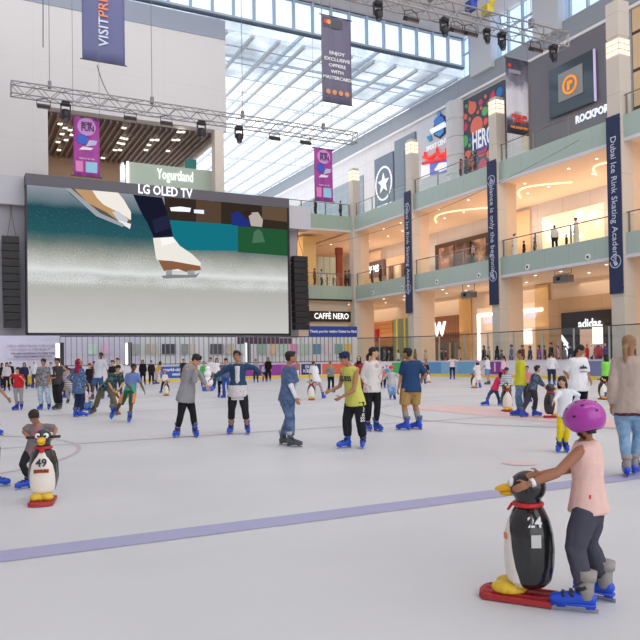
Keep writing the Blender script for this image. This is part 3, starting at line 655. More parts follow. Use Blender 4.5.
# cafe at the end of the right side
a = pv(306, 311, 66.9); b = pv(353, 322, 66.9); cf = tag(MB().box((a.x - 1, 66.6, b.z), (b.x, 66.9, a.z)).build('shop_fascia', mat((44, 38, 38), .4)), 'dark cafe fascia with white block lettering under the end gallery', 'shop sign')
text('CAFFÈ NERO', .86, MV((pv(332, 316.5, 66.5).x, 66.56, (a.z + b.z) / 2)), glow((255, 252, 245), 1.4), parent=cf, bold=.012, width=pv(346, 316, 66.5).x - pv(311.5, 316, 66.5).x)
struct('wall_cafe', MB().box((20, 67, 0), (UC - .55, 67.3, L2B)), mat((232, 214, 190), .6))
struct('window_cafe', MB().box((24, 66.8, 0), (36, 66.95, 3.7)), grid_mat((150, 190, 178), (90, 96, 96), 1.6, 9, ('X', 'Z'), .12, .3))
cb = tag(MB().box((pv(309, 330, 53.2).x, 53.18, pv(309, 337, 53.2).z), (pv(357, 330, 53.2).x, 53.26, pv(357, 326.5, 53.2).z)).build('blue_banner', mat((36, 66, 150), .5)), 'long blue banner with small white lettering above the fence by the cafe', 'banner')
text('Thank you for visiting Dubai Ice Rink', .3, MV(((pv(309, 330, 53.2).x + pv(357, 330, 53.2).x) / 2, 53.16, pv(333, 331.5, 53.2).z)), mat((225, 232, 250), .5), parent=cb, bold=.01)
# end gallery interiors
struct('wall_end_gallery', MB().box((18, 84, 0), (60, 84.4, L3B + .3)), mat((240, 214, 190), .7))
struct('wall_end_gallery_side', MB().box((pv(303, 250, 70).x, 70, L2T), (pv(316, 250, 70).x, 78, L3B)), mat((244, 206, 140), .6))
struct('window_atrium', MB().box((pv(317, 260, 76).x, 76, L2T), (pv(337, 260, 76).x, 76.1, L3B - 1.2)), grid_mat((196, 222, 218), (150, 180, 178), .8, 9, ('X', 'Z'), .1, .3))
o = tag(MB().box((pv(337.5, 270, 72).x, 72, L2T), (pv(342.5, 270, 72).x, 72.4, 13.6)).box((pv(337, 270, 72).x, 71.95, 13.6), (pv(343, 270, 72).x, 72.45, 14.4)).build('totem', mat((150, 72, 60), .5)), 'tall reddish-brown totem standing on the first end gallery', 'totem')

# ================================================================== RIGHT WALL SHOPS
def uplate(px0, py0, px1, py1, U, th=.12, name='sign', m=None):
    """plate on a plane parallel to the right wall: top-left pixel, bottom-right pixel"""
    a = on_U(px0, py0, U); b = on_U(px1, py1, U); return MB().box((U, b.y, b.z), (U + th, a.y, a.z)), a, b
# top level
mb, a, b = uplate(362, 153, 300, 203, UB - .1); struct('wall_tiled_bay', MB().box((UB - .12, on_U(363.5, 160, UB).y, L3T), (UB, on_U(262, 200, UB).y, 25.2)), grid_mat((150, 160, 172), (184, 190, 198), 1.7, 1.2, ('Y', 'Z'), .06, .4))
mb, a, b = uplate(374.6, 157, 393.8, 203, UB - .2); st = tag(MB().box((UB - .25, b.y, 19.0), (UB - .02, a.y, 26.3)).build('shop_sign', mat((112, 128, 146), .5)), 'grey-blue square shop sign with a white star in a ring, top gallery', 'shop sign')
cy, cz = (a.y + b.y) / 2, 22.9; pts = []
for i in range(10):
    r = 1.15 if i % 2 == 0 else .48; t = PI / 2 + i * PI / 5; pts.append((UB - .32, cy + r * math.cos(t) * 1.15, cz + r * math.sin(t) * 1.15))
MB().prism(pts, (.06, 0, 0)).build('star', mat((248, 248, 250), .5, emit=.3), st)
mb = MB(); 
for i in range(40):
    t0, t1 = i * PI / 20, (i + 1) * PI / 20
    for q in (0,): mb.prism([(UB - .3, cy + 1.9 * math.cos(t0), cz + 2.1 * math.sin(t0)), (UB - .3, cy + 1.9 * math.cos(t1), cz + 2.1 * math.sin(t1)), (UB - .3, cy + 1.68 * math.cos(t1), cz + 1.88 * math.sin(t1)), (UB - .3, cy + 1.68 * math.cos(t0), cz + 1.88 * math.sin(t0))], (.05, 0, 0))
mb.build('ring', mat((248, 248, 250), .5, emit=.3), st)
text('CONVERSE', .8, MU((UB - .3, cy, 20.0)), mat((250, 250, 252), .5, emit=.3), parent=st, bold=.03, width=(a.y - b.y) * .8)
y1 = on_U(396.6, 150, UB).y; y0 = on_U(417, 150, UB).y
sl = tag(MB().box((UB - .3, y0, L3T), (UB - .02, y1, 27.3)).build('slate_shopfront', mat((128, 140, 154), .5)), 'slate-grey shopfront panel between the star sign and the pale logo wall', 'shopfront')
MB().box((UB - .34, y0 + .3, L3T), (UB - .3, y1 - 2.0, 25.6)).build('inner_panel', mat((92, 104, 128), .35), sl)
# pale wall with logo and red arabic sign
ya, yb = on_U(418, 150, UB).y, on_U(452, 150, UB).y
struct('wall_logo_bay', MB().box((UB - .15, yb, L3T), (UB, min(ya, y0 - .02), 28.1)), mat((206, 208, 216), .6))
def disc_poly(pxs, U, m, name, parent, th=.08): 
    return MB().prism([on_U(x, y, U) for x, y in pxs], (-th, 0, 0)).build(name, m, parent)
lg = tag(MB().prism([on_U(x, y, UB - .2) for x, y in [(433, 128), (436, 118), (441, 114), (447, 117), (448, 128), (445, 134), (440, 139), (434, 136)]], (.05, 0, 0)).build('wall_logo', mat((60, 70, 90), .5)), 'sporty shield logo in blue, white and dark grey on the pale top-gallery wall', 'logo')
disc_poly([(434, 122), (436, 118), (443, 116), (445, 121), (436, 126)], UB - .26, mat((50, 110, 200), .5, emit=.2), 'emblem', lg); disc_poly([(430, 130), (445, 121.5), (447.5, 126), (432, 134)], UB - .28, mat((240, 245, 250), .5, emit=.3), 'emblem', lg)
disc_poly([(435, 134), (444, 128), (444, 132.5), (440, 136.5)], UB - .27, mat((60, 140, 210), .5, emit=.2), 'emblem', lg); disc_poly([(427, 137), (431, 135), (432.5, 140), (429.5, 141.5)], UB - .25, mat((40, 150, 200), .5), 'ribbon', lg); disc_poly([(447.5, 127), (451, 126), (450.5, 130), (448, 131)], UB - .25, mat((40, 150, 200), .5), 'ribbon', lg)
disc_poly([(437, 114.5), (439, 111), (441.5, 113), (440, 116.5)], UB - .25, mat((90, 150, 215), .5), 'emblem', lg)
p0 = on_U(438.5, 144, UB - .2); text('SPORT CENTRE', .7, MU((UB - .2, p0.y, p0.z)), mat((250, 250, 252), .5, emit=.3), name='lettering', parent=lg, bold=.02, width=on_U(426, 144, UB).y - on_U(451, 144, UB).y)
ar = empty('red_script_sign', on_U(438, 156, UB - .3), 0, 'glowing red Arabic lettering sign below the shield logo', 'sign')
def U_(x, y, d=.35): return on_U(x, y, UB - d) - ar.location
m_red = mat((226, 54, 44), .4, emit=.6)
mb = MB(); mb.tube([U_(423.5, 157), U_(428, 158.5), U_(433, 156), U_(437, 153), U_(439, 156), U_(444, 153.5), U_(446, 156), U_(450, 154), U_(450.8, 148.5)], .19, 6); mb.tube([U_(446.5, 149), U_(446.5, 155)], .18, 6); mb.tube([U_(425, 153), U_(425.2, 156.5)], .17, 6); mb.tube([U_(437, 148.5), U_(437, 153)], .17, 6)
for x, y in ((430, 161.5), (433, 160.7), (442, 159)): mb.sph(U_(x, y), .25)
mb.build('script', m_red, ar); mb = MB(); mb.tube([U_(423, 163.5), U_(450, 157.5)], .2, 6); mb.build('underline', mat((210, 40, 50), .4, emit=.4), ar)
bb = tag(MB().prism([on_U(x, y, UB - .3) for x, y in [(430, 161.5), (451, 156.5), (451, 170), (430, 175)]], (.1, 0, 0)).build('blue_poster', mat((104, 112, 210), .4, emit=.25)), 'blue and white light-box poster under the red Arabic sign', 'poster')
MB().prism([on_U(x, y, UB - .36) for x, y in [(434, 170), (439, 163), (447, 162), (449, 168), (440, 172)]], (.04, 0, 0)).build('figure', mat((240, 242, 250), .5, emit=.3), bb)
wl = tag(MB().prism([on_U(x, y, UB - .3) for x, y in [(421, 164.5), (429.5, 162), (429.5, 176), (421, 179)]], (.1, 0, 0)).build('white_sign', mat((240, 240, 246), .5, emit=.3)), 'white letter sign beside the blue light-box poster', 'sign')
# ribbed half-round pier
yc = on_U(458.5, 150, UB).y; pr = [(1.05 if i % 2 else 1.12, L3T + i * .02) for i in range(1)]
prof = []; z = L3T
while z < 26.9: prof += [(1.15, z), (1.15, z + 1.75), (1.06, z + 1.8), (1.06, z + 1.85)]; z += 1.9
struct('column', MB().lathe((UB - .1, yc, 0), prof, 24, ax=1, ay=1.05), mat((206, 208, 214), .5), smooth=False)
# spotted store wall
ya, yb = on_U(455, 150, UB).y, on_U(506, 100, UB).y
he = tag(MB().box((UB - .2, yb, L3T), (UB, ya - 1, 27.9)).build('spotted_store_wall', mat((72, 78, 92), .5)), 'dark store wall covered with red, blue and green balloon shapes and big letters', 'shop front')
rr = random.Random(5); cols = [(238, 120, 100), (40, 130, 210), (100, 190, 120), (214, 70, 110), (150, 90, 180), (240, 100, 80)]; grp = {}
taken = []
for i in range(4000):
    y = rr.uniform(yb + .6, ya - 1.7); z = rr.uniform(L3T + .7, 27.2); r = rr.choice((.3, .45, .55, .75, .95) if i < 700 else (.2, .3, .4))
    if any((y - a_) ** 2 + (z - b_) ** 2 < (r + c_ + .06) ** 2 for a_, b_, c_ in taken): continue
    taken.append((y, z, r)); c = rr.choice(cols); grp.setdefault(c, MB())
    tip = rr.uniform(0, 2 * PI); pts = []
    sharp = rr.random() < .5
    for k in range(14):
        t = tip + 2 * PI * k / 14; q = r * (1.35 if sharp and k == 0 else 1) * (.85 if sharp and k not in (0,) else 1); pts.append((UB - .24, y + q * math.cos(t), z + q * math.sin(t)))
    grp[c].prism(pts, (.03, 0, 0))
for c, mb in grp.items(): mb.build('balloon_shapes', mat(c, .5), he)
p = on_U(482.5, 138.5, UB - .3); hw_ = on_U(472.5, 138, UB - .3).y - on_U(493, 138, UB - .3).y; text('HERO', 2.5, MU((UB - .32, p.y, p.z)), mat((238, 240, 250), .5, emit=.2), parent=he, bold=.06, width=hw_); text('HERO', 2.5, MU((UB - .28, p.y - .1, p.z - .18)), mat((50, 110, 200), .5), parent=he, bold=.1, width=hw_ * 1.04)
# dark wall with square screen sign
ya, yb = on_U(529, 100, UB).y, on_U(606, 60, UB).y
rk = tag(MB().box((UB - .3, yb - 1.5, L3T), (UB, ya, 28.15)).build('dark_store_wall', mat((116, 114, 124), .5, bump=.2, bscale=3)), 'dark grey store wall with a glossy sign, top gallery', 'shop front')
sg2 = tag(MB().prism([on_U(x, y, UB - .6) for x, y in [(549, 71), (593, 49), (594.5, 101), (549.5, 119)]], (.14, 0, 0)).build('screen_sign', [mat((62, 74, 84), .12, spec=.8)]), 'glossy dark square sign with an orange ring emblem on the dark store wall', 'shop sign')
MB().prism([on_U(x, y, UB - .66) for x, y in [(558, 75), (582, 63), (583, 92), (558.5, 103)]], (.05, 0, 0)).build('inner_square', mat((150, 152, 156), .25), sg2)
MB().prism([on_U(x, y, UB - .63) for x, y in [(592.8, 49.2), (594.2, 48.5), (595.6, 100.6), (594.2, 101.2)]], (.14, 0, 0)).build('edge', mat((196, 186, 226), .4, emit=.4), sg2)
pc = on_U(569.5, 84.5, UB - .72); mb = MB()
for i in range(36):
    t0, t1 = i * PI / 18, (i + 1) * PI / 18; q = lambda r, t: (UB - .74, pc.y + r * math.cos(t), pc.z + r * math.sin(t)); mb.prism([q(.80, t0), q(.80, t1), q(.60, t1), q(.60, t0)], (.05, 0, 0))
mb.build('ring', mat((240, 150, 40), .4, emit=.5), sg2)
text('r', 1.35, MU((UB - .74, pc.y, pc.z + .05)), mat((240, 150, 40), .4, emit=.5), parent=sg2, bold=.08)
p = on_U(593.5, 114, UB - .5); text('ROCKPORT', .85, MU((UB - .5, p.y, on_U(593.5, 113.5, UB - .5).z)), mat((236, 236, 250), .4, emit=.7), parent=rk, bold=.04, width=on_U(574.5, 114, UB - .5).y - on_U(612, 114, UB - .5).y)
MB().prism([on_U(x, y, UB - .36) for x, y in [(530, 62), (606, 22), (606, 20.6), (530, 60.6)]], (.05, 0, 0)).build('ledge', mat((225, 225, 230), .5), rk)
y0 = on_U(504.8, 100, UB).y; struct('column', MB().box((UB - .5, on_U(531, 100, UB).y, L3T), (UB, on_U(526, 100, UB).y, 26.4)), mat((226, 208, 180), .6))
# past the near column: grey granite strip and framed tan panels
ya, yb = on_U(627, 100, UB).y, on_U(635, 100, UB).y
struct('wall_granite_strip', MB().box((UB - .2, yb, L3T), (UB, ya, 28.1)), mat((150, 160, 176), .4, var=.35, vscale=6))
struct('wall_tan_panels', MB().box((UB - .2, yb - 12, L3T), (UB, yb, 28.1)), grid_mat((222, 190, 150), (70, 50, 40), 3.4, 2.9, ('Y', 'Z'), .25, .5))

# first gallery and ground floor shops
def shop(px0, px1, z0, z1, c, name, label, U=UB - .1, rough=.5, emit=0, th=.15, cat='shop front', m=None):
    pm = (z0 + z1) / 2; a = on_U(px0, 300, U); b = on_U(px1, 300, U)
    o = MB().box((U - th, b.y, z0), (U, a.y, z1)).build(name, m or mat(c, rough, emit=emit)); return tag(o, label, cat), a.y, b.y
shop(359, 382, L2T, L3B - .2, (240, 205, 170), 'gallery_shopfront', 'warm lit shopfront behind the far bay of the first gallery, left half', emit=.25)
o, ya, yb = shop(366, 386, 11.6, 13.6, (120, 104, 116), 'shop_fascia', 'grey fascia with white block letters in the far bay of the first gallery', U=UB - .25, th=.3, cat='shop sign')
text('VANS', 1.1, MU((UB - .6, (ya + yb) / 2, 12.6)), glow((255, 255, 255), 2.2), parent=o, bold=.05)
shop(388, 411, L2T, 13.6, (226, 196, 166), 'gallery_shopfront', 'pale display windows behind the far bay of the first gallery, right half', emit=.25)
for i, (x0, x1, c) in enumerate([(390, 394, (120, 98, 86)), (397, 401, (244, 232, 214)), (403, 408, (110, 90, 80))]):
    shop(x0, x1, L2T, 12.6, c, 'display_window', ('dark narrow', 'bright narrow', 'brown narrow')[i] + ' display window in the far bay of the first gallery', U=UB - .3, cat='window display', emit=.15)
o, ya, yb = shop(437, 498, L2T, 13.7, (74, 54, 50), 'poster_wall', 'dark wall of large framed photographs on the first gallery', U=UB - .3)
for i, (x0, x1, c, nm) in enumerate([(441, 455, (196, 150, 128), 'reddish'), (457, 472, (120, 92, 80), 'dark striped'), (474, 487, (206, 170, 150), 'pale')]):
    shop(x0, x1, 9.9, 13.2, c, 'framed_photograph', nm + ' large photograph on the dark first-gallery wall', U=UB - .46, m=pattern('mottle', c, tuple(int(v * .55) for v in c), .7), cat='photograph')
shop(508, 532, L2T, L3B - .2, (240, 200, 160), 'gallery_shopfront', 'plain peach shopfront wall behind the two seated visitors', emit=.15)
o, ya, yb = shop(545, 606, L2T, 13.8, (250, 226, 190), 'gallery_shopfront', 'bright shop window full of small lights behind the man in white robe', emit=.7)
mb = MB(); rr = random.Random(2)
for i in range(26): mb.sph((UB - .4, rr.uniform(yb + .3, ya - .3), rr.uniform(11.2, 13.4)), rr.uniform(.08, .2), n=8, m=6)
mb.build('display_lamps', glow((255, 250, 240), 4), o)
shop(628, 700, L2T, 14, (214, 186, 156), 'gallery_shopfront', 'tan shopfront past the near column on the first gallery')
# ground floor
UG = 45.2
struct('wall_ground_right', MB().box((UG, -6, 0), (UG + .3, 84, L2B + .2)), mat((248, 226, 202), .6))
o, ya, yb = shop(362, 393, 0, 5.9, (206, 142, 88), 'wood_shopfront', 'orange wooden plank shopfront with a red sign, furthest bay', U=UG - .1, m=grid_mat((206, 142, 88), (160, 100, 60), 40, .5, ('Y', 'Z'), .05, .6))
s_, y2, y3 = shop(367, 379, 3.6, 5.0, (168, 40, 44), 'hanging_sign', 'red square sign with white letters on the orange wooden shopfront', U=UG - .2, th=.4, cat='sign'); text('G', 1.3, MU((UG - .72, (y2 + y3) / 2 - .5, 4.3)), mat((250, 240, 235), .5, emit=.5), parent=s_, bold=.05); text('W', 1.0, MU((UG - .72, (y2 + y3) / 2 + 1.3, 4.3)), mat((250, 240, 235), .5, emit=.5), parent=s_)
MB().box((UG - .25, yb, 0), (UG - .2, ya, 2.9)).build('entrance', grid_mat((96, 74, 64), (190, 160, 120), 2.2, 9, ('Y', 'Z'), .3, .4), o)
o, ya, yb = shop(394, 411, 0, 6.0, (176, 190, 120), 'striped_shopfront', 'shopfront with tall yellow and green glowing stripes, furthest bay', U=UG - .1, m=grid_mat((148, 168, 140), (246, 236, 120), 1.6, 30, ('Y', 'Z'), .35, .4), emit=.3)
o, ya, yb = shop(434, 460, 0, 5.8, (150, 98, 70), 'brown_shopfront', 'brown plank fascia over a glass shopfront with a white crown sign', U=UG - .1, m=pattern('slat', (140, 92, 66), (156, 106, 78), .8))
text('W', 1.9, MU((UG - .3, on_U(441.5, 320, UG).y, 4.4)), glow((255, 255, 255), 1.8), parent=o, bold=.12); MB().box((UG - .3, yb, 0), (UG - .22, ya, 3.0)).build('window_front', grid_mat((122, 112, 96), (226, 196, 130), 1.9, 9, ('Y', 'Z'), .25, .3), o)
shop(460, 471, 0, L2B, (238, 190, 124), 'wall_pier', 'orange-tan pier between the brown shopfront and the bright doorway', U=UG - .1, cat='pier')
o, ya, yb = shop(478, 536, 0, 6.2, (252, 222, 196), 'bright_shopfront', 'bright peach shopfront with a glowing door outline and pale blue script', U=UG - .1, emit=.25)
mb = MB(); y_ = on_U(481, 330, UG).y; mb.box((UG - .34, y_ - .15, 0), (UG - .26, y_ + .15, 5.6)); mb.box((UG - .34, y_ - 8.5, 5.4), (UG - .26, y_ + .15, 5.65)); mb.build('light_strip', glow((255, 246, 232), 4), o)
p = on_U(522.5, 315, UG - .3); text('inglot girl', .95, MU((UG - .4, p.y, p.z)), mat((196, 206, 240), .4, emit=.6), parent=o, bold=.03); p = on_U(490, 320, UG - .3); text('Lolly', .9, MU((UG - .4, p.y, p.z)), mat((210, 214, 240), .4, emit=.6), parent=o, bold=.03)
MB().box((UG - .3, on_U(534, 330, UG).y, 2.6), (UG - .22, on_U(514, 330, UG).y, 3.9)).build('light_strip', glow((255, 240, 216), 3), o); MB().box((UG - .28, on_U(533, 330, UG).y, 0), (UG - .21, on_U(515, 330, UG).y, 2.5)).build('display_shelf', mat((250, 196, 150), .5, emit=.3), o)
shop(536, 549.5, 0, L2B, (236, 196, 140), 'wall_pier', 'tan pier to the left of the black sportswear shop', U=UG - .1, cat='pier')
o, ya, yb = shop(549.5, 612, 0, 6.3, (206, 172, 138), 'tiled_surround', 'tan tiled surround of the black sportswear shop', U=UG - .1, m=grid_mat((202, 168, 134), (178, 146, 114), 2.2, 1.6, ('Y', 'Z'), .04, .4))
o, ya, yb = shop(562, 614, 0, 5.05, (34, 30, 38), 'sports_shopfront', 'black sportswear shopfront with white lettering and lit window', U=UG - .25, m=mat((34, 30, 38), .3))
p = on_U(589, 323.5, UG - .6); text('adidas', 1.0, MU((UG - .55, p.y, p.z)), glow((255, 255, 255), 1.4), parent=o, bold=.02, width=on_U(578.5, 323, UG - .6).y - on_U(601.5, 323, UG - .6).y)
y0_, y1_ = on_U(566, 340, UG).y, on_U(582, 340, UG).y; w3 = MB()
for k in range(3): w3.prism([(UG - .5, y0_ - .2 * k, 3.25 - k * .75), (UG - .5, y1_ + .8, 2.25 - k * .75), (UG - .5, y1_ + .8, 1.85 - k * .75), (UG - .5, y0_ - .2 * k, 2.8 - k * .75)], (.06, 0, 0))
w3.build('stripes', glow((250, 250, 255), 1.6), o)
MB().box((UG - .45, on_U(607, 340, UG).y, .3), (UG - .41, on_U(584, 340, UG).y, 3.6)).build('lit_window', mat((226, 190, 170), .5, emit=.35), o)
MB().box((UG - .5, on_U(607, 340, UG).y, 2.4), (UG - .46, on_U(597, 340, UG).y, 3.9)).build('light_panel', glow((255, 240, 214), 2.2), o); MB().box((UG - .52, on_U(606, 340, UG).y, .9), (UG - .47, on_U(599, 340, UG).y, 2.3)).build('blue_poster', mat((50, 70, 140), .5, emit=.3), o)
for i, (px, c, z0) in enumerate([(587, (214, 44, 44), .3), (591.5, (240, 236, 236), .3), (596, (206, 50, 60), .3), (600.7, (210, 40, 44), .3), (605.2, (60, 60, 150), .3)]):
    y = on_U(px, 350, UG - .9).y; r = empty('mannequin', (UG - .9, y, .55), 0, 'shop mannequin in ' + ('a red top with red head cover', 'white sportswear', 'red and white sportswear', 'long red shorts', 'blue sportswear at the end of the row')[i], 'mannequin', 'mannequins in the sportswear shop window'); r.scale = (.8, .62, .95)
    mb = MB(); mb.rings([((0, 0, .9), (.14, 0, 0), (0, .18, 0)), ((0, 0, 1.2), (.12, 0, 0), (0, .15, 0)), ((0, 0, 1.55), (.14, 0, 0), (0, .24, 0)), ((0, 0, 1.68), (.06, 0, 0), (0, .07, 0))]); mb.tube([(0, .25, 1.52), (0, .3, 1.2), (-.05, .3, .95)], [.06, .05, .04]); mb.tube([(0, -.25, 1.52), (0, -.3, 1.2), (-.05, -.3, .95)], [.06, .05, .04]); mb.build('torso', mat(c, .5, emit=.1), r, True)
    mb = MB(); mb.tube([(0, .09, .95), (0, .1, .5), (0, .1, .05)], [.11, .08, .05]); mb.tube([(0, -.09, .95), (0, -.1, .5), (0, -.1, .05)], [.11, .08, .05]); mb.build('legs', mat((200, 60, 60) if i % 2 == 0 else (60, 50, 60), .5), r, True)
    MB().ell((0, 0, 1.82), (.1, 0, 0), (0, .085, 0), (0, 0, .13)).build('head', mat((220, 60, 60) if i < 1 else (230, 220, 215), .5), r, True)
# projectors under the first gallery
for px, py, w_ in ((562, 279, 'in the bay nearest the near column'), (468, 295, 'in the bay with the brown shopfront')):
    p = on_U(px, py, UC + 1.2); r = empty('hanging_projector', (p.x, p.y, L2B + .12), 0, 'grey projector box hung under the first gallery ' + w_, 'projector')
    z = p.z - L2B - .12; MB().box((-.35, -.8, z - .28), (.35, .55, z + .25)).build('body', mat((128, 128, 132), .4), r, bevel=.03); MB().disc((-.36, 0, z), (-1, 0, 0), .14, .08).build('lens', mat((30, 30, 36), .1), r)
    mb = MB()
    for y in (-.9, .7): mb.tube([(0, y, 0), (0, y, z + .35)], .03, 6)
    mb.tube([(0, -.9, z + .35), (0, .7, z + .35)], .03, 6); mb.build('frame', mat((150, 140, 135), .4, .5), r)
# round cameras / lamps set in the first gallery fascia
for px, py in ((373, 293), (402.5, 288), (437, 282), (479, 275.5), (527.5, 267), (588, 257)):
    p = on_U(px, py, UC - .3); o = empty('round_fascia_lamp', (UC - .28, p.y, p.z), 0, f'white round lamp with dark centre on the green first-gallery fascia, {ORD[int((373, 402.5, 437, 479, 527.5, 588).index(px))]} from the far end', 'lamp', 'round lamps on the first-gallery fascia')
    MB().disc((0, 0, 0), (-1, 0, 0), .22, .06).build('housing', mat((235, 238, 238), .4), o); MB().disc((-.06, 0, 0), (-1, 0, 0), .1, .03).build('lens', mat((90, 96, 100), .2), o)

# ================================================================== HANGING BANNERS
def banner(name, V, px0, py0, px1, py1, c, label, ext=None):
    a = on_V(px0, py0, V); b = on_V(px1, py1, V); zt = ext or a.z; r = empty('hanging_banner', ((a.x + b.x) / 2, V, b.z), 0, label, 'banner'); w_ = (b.x - a.x) / 2; h = zt - b.z
    mb = MB(); n = 16; vs = []; fs = []
    for i in range(n + 1):
        for j in range(9): vs.append((-w_ + 2 * w_ * i / n, .03 * math.sin(i * .8 + j * .35), h * j / 8))
    for i in range(n):
        for j in range(8): fs.append((i * 9 + j, i * 9 + j + 1, (i + 1) * 9 + j + 1, (i + 1) * 9 + j))
    mb.add(vs, fs); cl = mb.build('cloth', c, r, True); s = cl.modifiers.new('thick', 'SOLIDIFY'); s.thickness = .02
    MB().tube([(-w_ - .1, 0, h), (w_ + .1, 0, h)], .04, 8).build('rod', mat((80, 78, 90), .4, .4), r, True); MB().tube([(-w_ - .1, 0, 0), (w_ + .1, 0, 0)], .035, 8).build('rod', mat((80, 78, 90), .4, .4), r, True)
    MB().tube([(-w_, 0, h), (-w_, 0, 34.3 - b.z)], .012, 5).tube([(w_, 0, h), (w_, 0, 34.3 - b.z)], .012, 5).build('wire', mat((120, 120, 125), .5), r)
    return r, w_, h
BL = mat((104, 108, 152), .6)
r, w_, h = banner('b', 42, 82, 30, 125, 66, BL, 'blue-violet hanging banner with vertical white and orange lettering in front of the white wall', 24.9)
text('VISIT', .8, frameM((.0, -.06, 1.75), (0, 0, 1), (-1, 0, 0)), mat((215, 222, 245), .5), parent=r, bold=.01); text('PRICELESS.COM', .8, frameM((.0, -.06, 5.4), (0, 0, 1), (-1, 0, 0)), mat((236, 140, 110), .5), parent=r, bold=.01)
r, w_, h = banner('b', 42, 321, 14, 352, 106, mat((106, 102, 126), .6), 'grey-violet hanging banner with white capital lettering in front of the skylight')
for i, s in enumerate(('ENJOY', 'EXCLUSIVE', 'OFFERS', 'WITH', 'MASTERCARD')): text(s, .31, MV((0, -.07, h * .57 - i * .42)), mat((245, 245, 250), .5), parent=r, bold=.005, width=w_ * .19 * len(s) + (.1 if len(s) < 6 else 0))
MB().box((-w_ * .9, -.06, h * .86), (w_ * .4, -.04, h * .97)).build('logo_plate', mat((74, 72, 84), .5), r); MB().disc((-w_ * .72, -.07, h * .925), (0, -1, 0), .16, .01).build('logo_disc', mat((220, 60, 50), .5), r); MB().disc((-w_ * .52, -.075, h * .925), (0, -1, 0), .16, .01).build('logo_disc', mat((240, 160, 60), .5), r)
for i in range(4): MB().disc((-w_ * .62 + i * w_ * .42, -.06, h * .12), (0, -1, 0), .17, .02).build('round_icon', mat((226, 150, 100), .5), r)
PUR = mat((168, 62, 158), .55, var=.25, vscale=1.2)
def fun(px0, py0, px1, py1, V, label):
    r, w_, h = banner('b', V, px0, py0, px1, py1, PUR, label)
    MB().disc((0, -.05, h * .84), (0, -1, 0), w_ * .7, .01, 24).build('round_panel', mat((206, 150, 214), .5), r)
    text('MORE', .24, MV((0, -.08, h * .89)), mat((90, 20, 100), .5), parent=r, bold=.008, width=w_ * .8); text('FUN', .42, MV((.05, -.08, h * .81)), mat((70, 10, 90), .5), parent=r, bold=.012, width=w_ * .95)
    MB().disc((-w_ * .35, -.06, h * .62), (0, -1, 0), w_ * .42, .01, 20).build('blue_disc', mat((50, 90, 200), .5), r)
    MB().prism([(-w_ * .1, -.06, h * .5), (w_ * .7, -.06, h * .55), (w_ * .8, -.06, h * .62), (w_ * .2, -.06, h * .62)], (0, -.01, 0)).build('pale_shape', mat((190, 190, 225), .5), r)
    MB().prism([(-w_ * .6, -.06, h * .44), (w_ * .3, -.06, h * .45), (w_ * .5, -.06, h * .49), (-w_ * .3, -.06, h * .5)], (0, -.01, 0)).build('white_ribbon', mat((240, 225, 240), .5), r)
    MB().box((-w_ * .1, -.07, h * .07), (w_ * .78, -.05, h * .25)).build('blue_card', mat((150, 200, 228), .5), r); MB().box((-w_ * .85, -.07, h * .07), (-w_ * .3, -.05, h * .25)).build('pink_card', mat((222, 130, 190), .5), r)
    text('more to do', .17, MV((0, -.08, h * .3)), mat((240, 225, 240), .5), parent=r)
fun(73, 116, 100, 178, 39.2, 'purple hanging banner with round lilac panel, hanging in front of the slatted ceiling opening')
fun(314, 147.5, 333, 202, 41, 'purple hanging banner with round lilac panel, hanging right of the giant screen')
r, w_, h = banner('b', 41, 505.5, 57, 529, 136, ramp_mat('Z', 0, 5.2, [(0, (50, 48, 66)), (.18, (84, 80, 98)), (.30, (214, 214, 224)), (.62, (206, 206, 218)), (.78, (120, 118, 136)), (1, (64, 62, 78))], .55, .9), 'black and white photo banner with red lettering before the top gallery')
text('PRICELESS\nDUBAI', .34, MV((.1, -.07, h * .2)), mat((226, 60, 50), .5), parent=r, bold=.02); text('FOR MORE VISIT', .24, MV((.1, -.07, h * .08)), mat((240, 150, 50), .5), parent=r, bold=.015)
MB().disc((-w_ * .7, -.06, h * .9), (0, -1, 0), .15, .01).build('logo_disc', mat((225, 70, 50), .5), r); MB().box((-w_ * .8, -.06, h * .8), (w_ * .3, -.05, h * .85)).build('logo_words', mat((150, 148, 160), .5), r)
# navy banners on the columns
NAVY = mat((36, 48, 88), .6)
for v, px, py0, py1, s, word in ((COLV[1], 612, 116, 294, 'Dubai Ice Rink Skating Academy', 'near'), (COLV[2], 493, 160, 305, 'Balance is only the beginning', 'second'), (COLV[3], 411, 190, 313, 'Dubai Ice Rink Skating Academy', 'third')):
    U = UC - .62; z1 = on_U(px, py0, U).z; z0 = on_U(px, py1, U).z; r = empty('column_banner', (U, v, z0), 0, f'long navy vertical banner with white sideways lettering on the {word} gallery column', 'banner'); h = z1 - z0
    MB().box((-.02, -.53, 0), (.02, .53, h)).build('cloth', NAVY, r); MB().box((.02, -.5, h - .4), (.12, .5, h - .3)).box((.02, -.5, .3), (.12, .5, .4)).build('bracket', mat((120, 120, 130), .4), r)
    L = .52 if word != 'second' else .56
    text(s, .62 if word == 'near' else .66, MR((-.04, 0, h * .53)), mat((206, 214, 236), .5), parent=r, sx=1.0)
    for z in (h * .18,) if word == 'near' else (h * .86, h * .2):
        mb = MB()
        for i in range(22):
            t0, t1 = i * PI / 12 + .5, (i + 1) * PI / 12 + .5; q = lambda rr_, t: (-.04, rr_ * math.cos(t), z + rr_ * math.sin(t)); mb.prism([q(.44, t0), q(.44, t1), q(.38, t1), q(.38, t0)], (-.01, 0, 0))
        mb.prism([(-.04, -.2, z - .22), (-.04, .05, z - .3), (-.04, .2, z + .02), (-.04, .02, z + .28), (-.04, -.08, z + .05)], (-.01, 0, 0)); mb.build('emblem', mat((190, 202, 230), .5), r)

